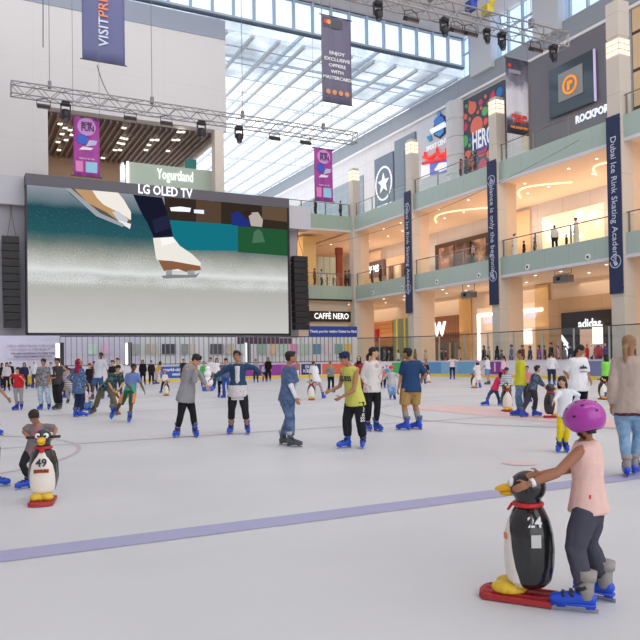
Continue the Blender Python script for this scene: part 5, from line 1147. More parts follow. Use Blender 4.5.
def penguin(px, fy, face, label, num=None, s=1.0, at=None, logo=True):
    """face: 0 looks away from the camera, 180 looks towards it"""
    flush_blobs() if pfirst[0] else None
    o = PENG if pfirst[0] else copy_tree(PENG); pfirst[0] = False
    p = Vector(at) if at is not None else on_z(px, fy, 0); o.location = p; o.rotation_euler = (0, 0, -YAW - math.radians(face)); o.scale = (s, s, s); tag(o, label, 'skating aid', 'penguin skating aids on the ice')
    return o, p
# ================================================================== SKATERS
flush_blobs()
peng_todo = []
def mk_peng(px, fy, face, label, s=1.0): peng_todo.append((px, fy, face, label, s))
# ---- nearest: child in the purple helmet with penguin
g, I = person(578, 612, 1.25, -52, 'child in a magenta-purple helmet and pale pink sleeveless top leaning on the nearest penguin', top=(240, 200, 192), sl=0, bot=(78, 78, 92), bl=1, hair=None, skin=(168, 116, 90),
    skate='bluegrey', fine=2, neck=(586.5, 440, .10), hip=(589, 508, .12), head=(583.5, 421, .06), nod=16, turn=14, hl=(529, 484, -.02), el=(556.5, 473.5, -.02), hr=(541, 474, .16), fl=(578.5, 0, -70), fr=(598.5, .22, -42), hem=.0, girl=True, kneehint=(-1, .3, 0), wide=1.1, bend=1.035, face_on=True)
hd, hh, hF, hU, hR = I['hd'], I['hh'], I['hF'], I['hU'], I['hR']
mb = MB(); c = hd + hU * hh * .08 - hF * hh * .05; n = 28; m = 16; vs = []; fs = []
for j in range(m + 1):
    for i in range(n):
        p_ = 2 * PI * i / n; ext_ = 1.50 if math.cos(p_) < .3 else 1.5 - .42 * min(1, (math.cos(p_) - .3) / .4); t = PI / 2 * (1 - j / m * ext_)
        vs.append(c + hR * (.64 * hh * math.cos(t) * math.sin(p_)) + hF * (.70 * hh * math.cos(t) * math.cos(p_)) + hU * (.62 * hh * math.sin(t)))
for j in range(m):
    for i in range(n): fs.append((j * n + i, j * n + (i + 1) % n, (j + 1) * n + (i + 1) % n, (j + 1) * n + i))
mb.add(vs, fs); hel = mb.build('helmet', mat((176, 50, 168), .28, coat=.5), g, True); so = hel.modifiers.new('t', 'SOLIDIFY'); so.thickness = .014; so.offset = -1
mb = MB()
for az, elv, r in ((-100, 62, .032), (-60, 40, .04), (-125, 38, .04), (-150, 62, .034), (160, 45, .04), (-15, 60, .032), (-95, 8, .042), (-160, 12, .038), (-40, 14, .03), (60, 50, .034), (100, 35, .034), (30, 30, .034)):
    a_, e_ = math.radians(az), math.radians(elv); d = (hR * (.64 * math.cos(e_) * math.sin(a_)) + hF * (.70 * math.cos(e_) * math.cos(a_)) + hU * (.62 * math.sin(e_))) * hh; nn = (hR * (math.cos(e_) * math.sin(a_) / .64) + hF * (math.cos(e_) * math.cos(a_) / .70) + hU * (math.sin(e_) / .62)).normalized()
    tx = nn.cross(hU).normalized(); ty = nn.cross(tx); mb.ell(c + d + nn * .0, tx * r * hh * 1.5, ty * r * hh * 1.0, nn * .004, 0, 12, 6)
mb.build('vent_hole', mat((40, 20, 44), .6), hel); 
mb = MB(); mb.tube([hd + hR * hh * .33 * -1 - hU * hh * .1, hd + hR * hh * -.28 - hU * hh * .4 + hF * hh * .1, hd - hU * hh * .54 + hF * hh * .15, hd + hR * hh * .28 - hU * hh * .4 + hF * hh * .1, hd + hR * hh * .33 - hU * hh * .1], .009, 6)
mb.tube([hd - hR * hh * .33 - hU * hh * .1, hd - hR * hh * .2 - hU * hh * .42 - hF * hh * .18, hd + hR * hh * .2 - hU * hh * .42 - hF * hh * .18], .008, 6); mb.build('chin_strap', mat((22, 20, 24), .6), g, True)
mb = MB(); mb.ell(hd - hU * hh * .12 - hF * hh * .2, hR * hh * .33, hF * hh * .27, hU * hh * .32, 0, 14, 10); blob('hair', mb, [mat((26, 20, 20), .6, bump=.5, bscale=90)], g, .007, 1, hh * .04)
W, E = I['HL'], I['EL']; d = (W - E).normalized(); MB().tube([W - d * .035, W - d * .012], .026, 12, round_cap=False).build('wristband', mat((236, 236, 240), .4), g, True)
# small red motif on the hem
MB().obox(I['hx'] + I['cR'] * -.06 + I['cF'] * .0 + Vector((-.02, -.125, .10)), (.006, 0, 0), (0, .002, 0), (0, 0, .012)).build('motif', mat((220, 60, 70), .5), g)
mk_peng(530, 600, -62, 'nearest penguin aid on a red base, held by the child in the magenta-purple helmet', 1.0)
# ---- left: child behind penguin 49
person(36, 489, 1.12, 168, 'child in a grey printed tee holding penguin number 49, head bent down', topm=pattern('dots', (128, 122, 124), (200, 90, 116), 11), sl=.42, bot=(42, 42, 46), hair='short', hc=(44, 32, 28), skin=1, fine=1, neck=(38.5, 426, .10), hip=(35, 452, .16), head=(34, 417, -.0), nod=50,
       hl=(53.5, 436, -.10), hr=(29.5, 437.5, -.12), el=(56, 429, .04), er=(23.5, 432, .04), fl=(36, .18, 175), fr=(26, .02, 215), tight=True)
mk_peng(43.5, 502, 166, 'white-bellied penguin aid with number 49 in front of the bowed child', 1.0)
# ---- far left partly outside
person(-12, 487, 1.45, 60, 'skater cut off by the left edge, showing little more than a blue skate', top=(180, 60, 60), sl=.4, bot=(60, 60, 80), hl=(-14, 425, 0), hr=(-25, 425, 0), fl=(-3, 0, 80), fr=(-20, .1, 70), skin=2)
person(-9, 436, 1.66, 100, 'skater mostly beyond the left edge stretching one bare forearm into view above the ice', top=(70, 80, 120), sl=.4, bot=(50, 50, 60), hl=(10, 401, -.05), el=(-1, 388, -.05), hr=(-14, 405, .2), skin=1)
# ---- middle row, left to right
person(44, 410, 1.68, 178, 'young man in a grey tie-dyed tee and light ripped jeans facing the camera', topm=cloth((142, 142, 150), (92, 92, 104), 'mottle', 9), sl=.45, botm=cloth((150, 172, 200), (186, 200, 216), 'mottle', 8), hair='curly', skin=1, hl=(48, 387, -.1), hr=(35, 388, 0), hem=.15, fl=(49, 0, 165), fr=(40.5, 0, 190))
person(58, 409.5, 1.70, 205, 'young man in charcoal tee and black trousers standing next to the tie-dyed tee', top=(70, 66, 70), sl=.45, bot=(40, 38, 42), hair='short', skin=1, skate='grey', hl=(53, 378, -.15), hr=(55, 374, -.15), hem=.1, fl=(60.5, .0, 170), fr=(56, 0, 200), headyaw=0)
person(18.5, 410, 1.42, 150, 'girl with long dark hair in a red top and light grey leggings', top=(196, 44, 54), sl=.45, bot=(160, 156, 160), tight=True, hair='long', skin=2, hl=(22, 378, -.1), hr=(10, 381, 0), fl=(21.5, 0, 160), fr=(16, 0, 200), girl=True, turn=60)
person(79, 417, 1.63, 30, 'woman in a maroon headscarf and blue patterned denim jacket seen from behind', topm=cloth((76, 100, 140), (112, 140, 178), 'dots', 12), sl=.85, bot=(40, 50, 84), hair=None, hat='hijab', hatc=(140, 36, 66), skin=1, hem=.35, wide=1.6, turn=70, hl=(75, 383, .1), hr=(88, 384, .1), fl=(77, 0, 40), fr=(82, 0, 60), girl=True)
person(87, 411, 1.0, 100, 'child crouching in pale jeans and a white top behind the maroon headscarf', top=(222, 206, 200), sl=.9, bot=(96, 136, 186), hair='short', skin=2, hip=(86, 402, .1), neck=(85, 391, .1), hl=(90, 397, 0), hr=(88, 399, .1), fl=(90, .1, 110), fr=(84, .1, 100))
person(98, 399.5, 1.76, 190, 'man in a white shirt and blue denim shorts with dark skates', top=(206, 208, 220), sl=.62, bot=(62, 92, 140), bl=.48, hair='short', skin=3, skate='grey', hip=(98, 376, .1), neck=(100.5, 360.5, .1), head=(101, 355.2, .1), hr=(93, 375, 0), hl=(108, 373, 0), fr=(92, 0, 200), fl=(103, .4, 180), hem=.05)
person(71, 404, 1.45, 215, 'child with a pale striped top and grey trousers stretching one leg behind the jacketed pair', topm=cloth((220, 214, 218), (120, 90, 100), 'hstripe', 5), sl=.9, bot=(170, 168, 174), hair='short', skin=2, skate='grey', fl=(77, 0, 120), fr=(68, .5, 180), hip=(69, 386, .2), hl=(76, 381, .1))
person(66.5, 398, 1.4, 200, 'child in a white and dark top half hidden behind the charcoal tee', topm=cloth((210, 200, 206), (90, 70, 80), 'hstripe', 6), sl=.9, bot=(60, 56, 64), hair='long', skin=2, girl=True)
person(90, 396, 1.5, 185, 'skater in a black top and red cap beside the man in a white shirt', top=(40, 38, 46), sl=.5, bot=(50, 50, 60), hair='short', hat='cap', hatc=(186, 40, 48), skin=2, hl=(86, 377, 0))
person(113, 397, 1.62, 200, 'boy in a black tee standing behind the lunging boy', top=(34, 34, 42), sl=.45, bot=(56, 62, 84), skin=2, hair='short')
person(118, 396.5, 1.72, 175, 'boy in a plain white tee behind the running child in orange shorts', top=(226, 226, 232), sl=.45, bot=(70, 72, 84), skin=2, hair='short', hr=(110, 374, 0), wide=1.3)
person(108, 416, 1.62, 168, 'boy in a black printed tee and khaki trousers lunging over a penguin', topm=cloth((36, 38, 46), (70, 120, 120), 'mottle', 7), sl=.45, bot=(112, 106, 88), hair='short', skin=2, skate='grey', hip=(106, 387, .3), neck=(116.5, 375, .05), head=(118, 368.5, -.05), nod=20, turn=10, hl=(120, 388, -.1), hr=(112, 389, -.1), fl=(117, .3, 160), fr=(94, .6, 210, .02, 18), hem=.02)
mk_peng(115.5, 414, 155, 'small dark penguin aid under the hands of the lunging boy in the black printed tee', .95)
r_, I = person(127, 422, 1.42, 160, 'child skating in a blue-green tee and orange shorts with a green jacket round the waist', topm=ramp_mat('Z', .75, 1.1, [(0, (70, 170, 140)), (.45, (74, 160, 150)), (.6, (108, 130, 180)), (1, (100, 124, 186))]), sl=.45, bot=(238, 152, 104), bl=.47, hair='curly', skin=3, hip=(130, 392, 0), neck=(132.5, 373.5, 0), head=(133.6, 367.5, -.05), turn=0, hl=(145.5, 394, -.1), el=(141, 384, .05), hr=(131, 389, -.25), er=(126, 383, -.02), fl=(129.6, -.1, 175), fr=(115.5, .2, 200, .10, 40))
mb = MB(); hx = I['hx']; B = I['B']; mb.ringn([(hx + Vector((0, 0, .06)), I['cR'] * .112 * B, I['cF'] * .095 * B), (hx + Vector((0, 0, -.02)), I['cR'] * .118 * B, I['cF'] * .10 * B)], 16)
mb.tube([hx + I['cF'] * .14 + Vector((-.12, 0, .02)), hx + I['cF'] * .14 + Vector((-.15, 0, -.15)), hx + Vector((-.16, -.10, -.3))], [.05, .05, .03], 8).tube([hx + I['cF'] * .16 + Vector((.02, 0, .03)), hx + I['cF'] * .16 + Vector((.0, 0, -.18)), hx + I['cF'] * .14 + Vector((-.02, 0, -.32))], [.045, .05, .03], 8); blob('tied_jacket', mb, [cloth((34, 96, 76))], r_, .015, 2, .01)
person(186.5, 437, 1.72, 105, 'young man in an oversized light grey sweater and black trousers looking down', top=(150, 150, 156), sl=.95, bot=(36, 34, 38), hair='short', skin=2, wide=2.6, hem=.12, hip=(186, 396, .05), neck=(191, 364.5, .02), head=(196.6, 360, -.02), nod=38, hr=(206.5, 386, .0), er=(200, 374, .1), hl=(196, 371, -.22), el=(194.5, 381, -.2), fl=(195.5, 0, 155), fr=(177, 0, 190), fine=0, tight=True)
r_, I = person(238.5, 434, 1.70, 180, 'boy in a denim jacket over a striped tee with both arms stretched out', top=(50, 74, 106), sl=.93, bot=(40, 40, 46), bl=.78, tight=True, hair='short', skin=1, turn=8, hip=(238, 392, 0), neck=(238, 363.5, 0), head=(236.6, 356, -.03), hr=(213, 377.5, -.05), er=(223, 371.5, 0), hl=(262, 374.5, -.05), el=(254, 367.5, 0), fl=(247.5, 0, 165), fr=(230.5, 0, 190), skirt=(cloth((226, 218, 220), (176, 168, 182), 'hstripe', 7), .43, .012), hem=-.28)
mb = MB(); H_ = I['nk'] - I['hx']; mb.ringn([(I['hx'] + H_ * t + I['cF'] * .035, I['cR'] * .045 * I['B'], I['cF'] * (.068 * I['B'])) for t in (.2, .4, .7, .9)], 14); mb.ringn([(I['hx'] + H_ * t, I['cR'] * .124 * I['B'], I['cF'] * (.102 * I['B'])) for t in (-.16, .05, .24)], 16); blob('striped_tee', mb, [cloth((220, 214, 216), (190, 170, 180), 'dots', 30)], r_, .012, 1, .003)
r_, I = person(289.5, 446.5, 1.62, 60, 'boy in a blue tee with white under-sleeves and jeans, hand at his mouth', topm=cloth((74, 94, 134), (92, 114, 154), 'mottle', 12), sl=.45, botm=cloth((66, 90, 126), (98, 124, 160), 'mottle', 5), hair='short', skin=1, skate='grey', hip=(287, 399, 0), neck=(289, 366, 0), head=(291, 357.5, -.02), turn=20, hr=(297.5, 370, -.05), er=(296, 384, -.02), hl=(296, 398, -.22), el=(292, 388, -.22), fl=(293, -.1, 110), fr=(285.5, .2, 95), build=1.0)
mb = MB()
for S, E, W in ((I['SL'], I['EL'], I['HL']), (I['SR'], I['ER'], I['HR'])): mb.tube([S.lerp(E, .8), E, E.lerp(W, .9)], [.034 * I['B'], .029 * I['B'], .021 * I['B']], 8)
blob('white_sleeves', mb, [cloth((228, 230, 238))], r_, .012, 1, .002)
r_, I = person(354, 448, 1.65, 225, 'boy in a yellow sleeveless shirt and navy cap reaching out with both hands', top=(206, 206, 104), sl=0, bot=(36, 38, 46), bl=1, hair='short', hat='cap', hatc=(38, 48, 96), skin=1, hip=(355, 401, 0), neck=(350, 367, 0), head=(344.5, 358.5, -.02), nod=14, turn=10, hr=(329.5, 391, -.05), er=(340, 386, .12), hl=(341.5, 397, -.2), el=(354, 390, -.22), fl=(363, 0, 190), fr=(345.5, 0, 235), wide=1.3, hem=.06, fine=0)
nm_ = I['cF']; xx = -I['cR']; p = I['hx'].lerp(I['nk'], .66) + nm_ * (.082 * I['B'] + .022); text('GUESS', .12, frameM(p, xx, I['spine']), mat((60, 62, 60), .6), parent=r_, name='shirt_lettering', bold=.003, width=.26, ext=.004)
q = I['K'][0]; text('GUESS', .09, frameM(q + Vector((.03, -.085, .12)), (0, 0, -1), (1, 0, 0)), mat((235, 235, 235), .6), parent=r_, name='trouser_lettering', bold=.002, ext=.004)
person(372.5, 431, 1.72, 160, 'young woman with dark ponytail in a white embroidered sweater', topm=cloth((222, 216, 214), (206, 160, 164), 'dots', 6), sl=.93, bot=(34, 34, 40), tight=True, hair='pony', skin=2, girl=True, hip=(372, 389, 0), neck=(373, 360, 0), head=(374, 352.5, 0), turn=-55, hl=(379, 384, .0), hr=(367.5, 386, -.1), fl=(377.5, -.05, 150), fr=(368.5, .05, 165), hem=.05, wide=.7)
r_, I = person(411, 430, 1.76, -25, 'man in a navy polo shirt and khaki shorts with his back half turned', top=(42, 70, 112), sl=.48, bot=(176, 142, 88), bl=.48, hair='short', skin=1, hip=(411, 388, 0), neck=(411, 360, 0), head=(406.8, 353.5, 0), turn=-35, hl=(398, 390, -.1), el=(401.5, 375, .0), hr=(418.5, 383, .1), fl=(404.5, -.05, -60), fr=(417, .1, -50), sock=(150, 150, 152), build=1.12, wide=1.6, hem=.08)
person(392.5, 399.4, 1.45, 185, 'child in a red helmet, white plaid shirt and light jeans behind the navy polo', topm=cloth((228, 226, 230), (90, 90, 110), 'plaid', 9), sl=.93, botm=cloth((110, 150, 196), (150, 180, 214), 'mottle', 8), hair='short', hat='helmet', hatc=(214, 52, 52), skin=2, hip=(391.5, 384, 0), hr=(383, 380, -.1), hl=(400, 378, .0), hem=.15, fl=(394.5, 0, 170), fr=(390.5, 0, 190))
person(314, 399, 1.32, 10, 'child in a white tee and pink check leggings bending forward over a dark penguin', top=(236, 236, 240), sl=.5, botm=cloth((206, 176, 186), (150, 84, 106), 'dots', 14), tight=True, hair='short', hc=(96, 56, 40), skin=2, hip=(317, 381.5, .1), neck=(313.5, 368, .25), head=(313.3, 363.5, .35), lean=30, hl=(309, 380, .3), hr=(319, 380, .35), fl=(313, 0, 0), fr=(323.5, .2, 30), girl=True, wide=1.8)
mk_peng(311.5, 400, 180, 'dark penguin aid hidden behind the bending child in a white tee', .95)
person(331, 392.5, 1.4, 170, 'child in a grey sweatshirt with a green print and black leggings beside the bending child', topm=cloth((136, 132, 132), (70, 150, 140), 'dots', 5), sl=.93, bot=(38, 36, 42), tight=True, hair='bun', hc=(50, 34, 28), skin=2, girl=True, hl=(334, 372, -.1), hr=(328, 373, -.1), fl=(333.5, 0, 160), fr=(329, 0.1, 180))
person(359.5, 398, 1.62, 190, 'woman in a black headscarf and red patterned coat behind the yellow sleeveless shirt', topm=cloth((150, 36, 50), (40, 34, 44), 'dots', 7), sl=.93, bot=(30, 28, 34), hair=None, hat='hijab', hatc=(34, 30, 36), skin=2, hem=.8, girl=True, wide=1.5)
# ---- right group
person(519.5, 416, 1.70, -85, 'woman in a lime-yellow long-sleeved top and blue jeans looking left', top=(208, 208, 58), sl=.93, botm=cloth((82, 112, 150), (110, 140, 176), 'mottle', 6), hair='bun', hc=(62, 40, 30), skin=1, girl=True, hip=(520, 384, 0), neck=(520.5, 361, 0), head=(520, 354, 0), hl=(517.5, 387, -.1), hr=(523, 384, .1), fl=(517, -.05, -60), fr=(521, .1, -95), tight=True)
person(529, 417, 1.30, 75, 'boy in a navy patterned jacket and dark grey trousers pushing a penguin to the right', topm=cloth((50, 62, 88), (96, 110, 134), 'mottle', 6), sl=.93, bot=(70, 66, 72), hair='short', skin=2, hip=(532, 389, 0), neck=(535.5, 375, .02), head=(537.5, 369, .0), hl=(546, 388.5, -.1), hr=(546, 387.5, .15), fl=(523.5, -.1, 60), fr=(536, .1, 80), tight=False)
mk_peng(551, 418, 95, 'penguin aid pushed by the boy in the navy patterned jacket', 1.05)
person(507, 406, 1.18, 180, 'small child in a helmet and striped top peering over a white-fronted penguin', topm=cloth((120, 130, 150), (220, 220, 230), 'hstripe', 6), sl=.9, bot=(60, 70, 110), hair='short', hat='cap', hatc=(60, 70, 110), skin=2, nod=10, hl=(510, 385, -.1), hr=(503.5, 385, -.1))
mk_peng(507, 411.5, 180, 'white-fronted penguin aid facing the camera beside the woman in lime yellow', 1.0)
person(494, 405.5, 1.28, -60, 'girl in a bright pink cap and hot pink top leaning forward with one leg back', top=(232, 62, 110), sl=.5, bot=(60, 78, 110), tight=True, hair='long', hat='cap', hatc=(240, 50, 140), skin=2, girl=True, hip=(494.5, 389, .1), neck=(499, 378, 0), head=(501.5, 373.5, -.05), nod=18, turn=150, hl=(503, 386, -.1), hr=(505, 385, 0), fl=(486, 0, -70), fr=(500, .1, 160))
person(527.5, 402, 1.2, 190, 'little child in a pink top half hidden behind the woman in lime yellow', top=(214, 130, 130), sl=.5, bot=(50, 46, 56), hair='short', skin=2)
person(562, 452, 1.15, 205, 'little girl with long brown hair in a white top and bright yellow trousers', top=(236, 238, 246), sl=.93, bot=(240, 214, 34), hair='long', hc=(52, 38, 32), skin=2, girl=True, hip=(565.5, 414, 0), neck=(565, 391, 0), head=(562, 381.5, -.02), turn=5, hl=(574, 404, .1), hr=(553.5, 402, -.2), er=(558, 395, -.1), fl=(566, 0, 185), fr=(559, 0, 210), hem=.05, wide=1.2, tight=True, fine=1)
r_, I = person(579, 427, 1.72, 165, 'woman in a white printed tee and black trousers behind the purple helmet', top=(238, 238, 244), sl=.48, bot=(30, 30, 36), tight=True, hair='pony', skin=1, girl=True, hip=(578.5, 384, 0), neck=(578, 357, 0), head=(580.5, 350, -.03), nod=22, turn=-35, hl=(590.5, 381, -.1), hr=(571, 381.5, 0), fl=(583, 0, 160), fr=(574, 0, 185), wide=2.2, hem=.2, build=1.08)
p = I['hx'].lerp(I['nk'], .62) + I['cF'] * (.082 * I['B'] * 1.08 + .03); M_ = frameM(p, -I['cR'], I['spine']); mb = MB(); mb.prism([M_ @ Vector(v) for v in ((-.10, -.03, 0), (-.05, .03, 0), (-.03, 0, 0), (0, .055, 0), (.03, .0, 0), (.05, .03, 0), (.10, -.03, 0))], I['cF'] * .006); mb.prism([M_ @ Vector(v) for v in ((-.08, -.10, 0), (.08, -.10, 0), (.08, -.085, 0), (-.08, -.085, 0))], I['cF'] * .006); mb.build('shirt_print', mat((50, 50, 56), .6), r_)
person(607, 399.5, 1.55, -15, 'dark-haired girl in a neon green top pushing a dark penguin', top=(140, 222, 90), sl=.3, bot=(34, 34, 42), tight=True, hair='long', skin=2, girl=True, hl=(601.5, 380, .2), hr=(607, 382, .2))
mk_peng(603, 399.5, 175, 'dark penguin aid in front of the girl in the neon green top', .98)
r_, I = person(629, 476.5, 1.66, 28, 'woman with a dark-blond ponytail in a beige sweater at the right edge', top=(186, 168, 158), sl=.93, botm=cloth((122, 158, 196), (142, 176, 208), 'mottle', 5), hair='pony', hc=(150, 116, 84), skin=1, skate='bluegrey', girl=True, fine=1, tight=True, hip=(631, 408, 0), neck=(630, 356, .02), head=(629.5, 344, .0), turn=20, hl=(611, 408, .05), el=(612.5, 384, 0), hr=(649, 406, .1), fl=(626.5, 0, 15), fr=(636, .15, 40), wide=2.6, hem=.03, build=1.12, nod=8)
mb = MB(); mb.ringn([(I['hx'] + I['spine'] * z, I['cR'] * (.126 * I['B']), I['cF'] * (.098 * I['B'])) for z in (-.095, -.04, .03)], 16); blob('maroon_hem', mb, [cloth((104, 44, 56), (150, 90, 100), 'dots', 30)], r_, .01, 1, .005)
mb = MB()
for A, K in zip(I['A'], I['K']): mb.tube([K.lerp(A, .72), A + Vector((0, 0, .02))], [.052, .05], 10)
blob('boot_cuff', mb, [mat((150, 146, 142), .6)], r_, .012, 1)
# ---- far skaters
def far(px, fy, H, face, label, top, bot, **k): return person(px, fy, H, face, label, top=top, bot=bot, **k)
far(2, 388.5, 1.6, 90, 'skater in a black outfit at the far left edge of the ice', (36, 34, 42), (40, 38, 46), sl=.9, hair='long', skin=2)
far(10.5, 387.5, 1.65, 170, 'skater dressed in black behind the girl in the red top', (34, 34, 42), (36, 34, 44), sl=.9, hair='short', skin=2, hl=(14, 376, -.2))
far(30, 387, 1.35, 190, 'child in a white tee and bright yellow trousers far left', (226, 222, 226), (236, 206, 50), sl=.45, skin=2, wide=1.5)
far(35, 388, 1.68, 180, 'person in a plain white top behind the tie-dyed tee', (232, 232, 238), (70, 74, 100), sl=.5, hair=None, hat='hijab', hatc=(226, 224, 230), skin=2)
far(143, 385, 1.68, 170, 'slim woman all in black standing before the bar fence', (26, 24, 30), (28, 26, 32), sl=.93, hair='long', skin=2, girl=True, tight=True, hem=.5)
far(151.5, 384.5, 1.62, 160, 'person in dark clothes next to the bending skater in mustard', (44, 40, 46), (40, 38, 44), sl=.9, hair='short', skin=2)
far(156.5, 384, 1.62, 60, 'skater in a mustard top and pale trousers bending forward', (216, 172, 72), (196, 190, 192), sl=.6, hair=None, hat='hijab', hatc=(60, 50, 50), skin=2, lean=30, tight=True)
far(165, 393, 1.1, 180, 'little child in a red helmet holding a penguin by the blue advert', (232, 226, 226), (60, 60, 80), sl=.8, hat='helmet', hatc=(226, 84, 70), skin=2, hl=(167, 380, -.2), hr=(163, 380, -.2), fr=(161, .1, 200))
mk_peng(166.5, 395.5, 180, 'penguin aid held by the little child in the red helmet', .85)
far(183.5, 384, 1.7, 170, 'person in dark clothing just left of the grey sweater', (50, 50, 64), (60, 60, 74), sl=.5, skin=2)
far(204, 387.5, 1.5, 160, 'skater in a bright green top between the grey sweater and denim jacket', (84, 186, 84), (50, 60, 90), sl=.5, skin=2, hair='short')
far(211, 388.5, 1.72, 190, 'man in a white tee behind the two joined hands', (228, 228, 234), (70, 80, 110), sl=.5, skin=2, hair='short', wide=1.4)
far(217, 389.5, 1.68, 160, 'woman with dark red hair in a white top left of the denim jacket', (236, 226, 228), (58, 70, 110), sl=.8, skin=2, hair='long', hc=(70, 30, 34), girl=True)
far(221.5, 397.5, 1.35, 175, 'child in a teal jacket with dark leggings beside the denim jacket', (70, 140, 160), (32, 34, 42), sl=.93, skin=2, hair='short', tight=True)
far(226.5, 398, 1.62, 200, 'person in a slate hooded top and royal blue trousers behind the denim jacket', (90, 104, 140), (54, 90, 176), sl=.93, skin=2, hair='short', tight=True)
far(238, 404, 1.3, 180, 'child almost hidden behind the boy in the denim jacket', (80, 84, 100), (60, 70, 110), sl=.8, skin=2)
far(256, 382.5, 1.6, 170, 'skater in a pale tee before the purple panel, right of the denim sleeve', (150, 156, 170), (50, 54, 76), sl=.5, skin=2)
far(264.5, 381.5, 1.3, 180, 'child in a lilac top by the purple advert panel', (196, 190, 220), (60, 56, 80), sl=.8, skin=2)
far(268.5, 381.5, 1.72, 190, 'woman in black with long hair in front of the purple panel', (24, 22, 28), (26, 24, 30), sl=.93, hair='long', skin=2, girl=True, hem=.5)
far(383, 388, 1.1, 180, 'small child in an orange jacket beside the white embroidered sweater', (226, 110, 60), (50, 50, 60), sl=.9, skin=2)
far(387, 385.5, 1.15, 170, 'small child in a pink knitted hat and blue jacket', (70, 150, 210), (60, 60, 90), sl=.9, skin=2, hat='helmet', hatc=(230, 110, 150))
far(423.5, 384, 1.25, 180, 'child in an orange-red jacket right of the khaki shorts', (230, 96, 60), (50, 70, 150), sl=.9, skin=2)
far(426.5, 381, 1.3, 175, 'child in a red helmet and dark jacket behind a small penguin', (44, 44, 60), (40, 40, 52), sl=.9, skin=2, hat='helmet', hatc=(206, 50, 50))
mk_peng(428.5, 382.5, 180, 'penguin aid held by the child in a red helmet and dark jacket', .95)
far(438, 375.5, 1.25, 170, 'child in dark clothes by the pale blue advert panel', (60, 64, 80), (50, 50, 64), sl=.9, skin=2)
far(452.5, 379.5, 1.66, 10, 'woman in a pale pink sweater and dark leggings with both arms spread wide', (232, 208, 208), (38, 40, 56), sl=.93, hair='pony', skin=2, girl=True, tight=True, hl=(445, 361, 0), hr=(459.5, 359.5, 0))
far(478, 388, 1.35, 20, 'girl in a pink cap and white dress leaning on a penguin by the violet panel', (236, 226, 230), (210, 180, 200), sl=.5, hat='helmet', hatc=(238, 120, 170), skin=2, girl=True, hair='long', hl=(474, 374, .1), hr=(476, 374, .2), skirt=(cloth((236, 226, 230)), .3, .04))
mk_peng(474, 388, 170, 'dark penguin aid beside the girl in a pink cap and white dress', .95)
far(488, 384.5, 1.62, -60, 'boy in a white tee and light blue shorts near the violet advert panel', (232, 232, 236), (110, 150, 200), sl=.5, bl=.48, skin=2, skate='grey', hl=(482, 369, 0))
far(504.5, 384, 1.55, -30, 'girl in a pale pink sweater before the white boards', (230, 190, 200), (60, 60, 90), sl=.9, hair='pony', skin=2, girl=True)
far(552, 386.5, 1.68, 20, 'person in a white top and dark trousers gliding away by the white boards', (226, 224, 230), (50, 54, 76), sl=.93, hair='short', skin=2, girl=True, hr=(559, 371, .1))
far(633.5, 385, 1.6, 180, 'person in dark clothing partly hidden behind the beige sweater', (52, 52, 60), (40, 40, 50), sl=.9, skin=2)
far(641, 432, 1.2, -80, 'skater in navy cut off by the right edge beside the beige sweater', (44, 62, 104), (36, 40, 60), sl=.9, skin=2)
far(62, 396, 1.5, 190, 'dark-haired skater in a brown top behind the charcoal tee', (96, 70, 66), (50, 48, 56), sl=.5, skin=2)
far(94.5, 392, 1.6, 175, 'skater in a maroon top left of the man in a white shirt', (120, 50, 66), (46, 46, 58), sl=.5, skin=1)
far(24.5, 389.5, 1.6, 170, 'skater with long hair in a dark blue top behind the girl in the red top', (44, 50, 86), (40, 40, 50), sl=.9, skin=2, hair='long')
far(51, 388, 1.6, 185, 'skater in a pale grey top glimpsed between the two young men', (196, 194, 204), (60, 60, 76), sl=.5, skin=2)
far(7, 391, 1.62, 160, 'woman in a white cardigan over black near the left edge', (206, 200, 206), (40, 36, 44), sl=.9, skin=2, hair='long', girl=True)
# snowman shaped aid
p = on_z(208, 391, 0); s_ = empty('snowman_skating_aid', p, -YAW, 'white snowman-shaped skating aid between the grey sweater and denim jacket', 'skating aid')
MB().sph((0, 0, .45), .27, n=18, m=12).sph((0, 0, .86), .19, n=16, m=10).build('body', mat((246, 246, 250), .4), s_, True); MB().sph((0, 0, 1.14), .13, n=14, m=10).build('head', mat((250, 250, 252), .4), s_, True); MB().lathe((0, 0, 0), [(.25, 0), (.3, .03), (.3, .2), (.2, .24)], 18).build('base', mat((60, 110, 200), .4), s_)
# penguins
placed = [(penguin(px, fy, face, lab, s=s)[0], lab) for px, fy, face, lab, s in peng_todo]
for o, lab in placed:
    if '49' in lab:
        text('49', .115, frameM((0, .148, .44), (-1, 0, 0), (0, -.2, 1)), mat((40, 44, 60), .5), parent=o, name='number', bold=.002)
        MB().obox((0, .149, .355), (.078, 0, 0), (0, .004, 0), (0, 0, .020)).build('sticker', mat((236, 120, 50), .4), o); text('JOTUN', .045, frameM((0.0, .156, .355), (-1, 0, 0), (0, 0, 1)), mat((90, 40, 30), .5), parent=o, name='sticker_lettering', bold=.001)
    if 'nearest' in lab:
        text('24', .085, frameM((-.108, -.058, .50), (.45, -.89, 0), (.25, .12, 1)), mat((236, 236, 236), .5), parent=o, name='number', bold=.002)
        MB().obox((-.150, -.075, .40), (.012, -.026, 0), (.002, .001, 0), (0, 0, .038)).build('label_card', mat((206, 206, 206), .5), o)
        MB().obox((-.075, .125, .40), (-.02, -.014, 0), (.001, .002, 0), (0, 0, .018)).build('sticker', mat((236, 140, 90), .5), o)
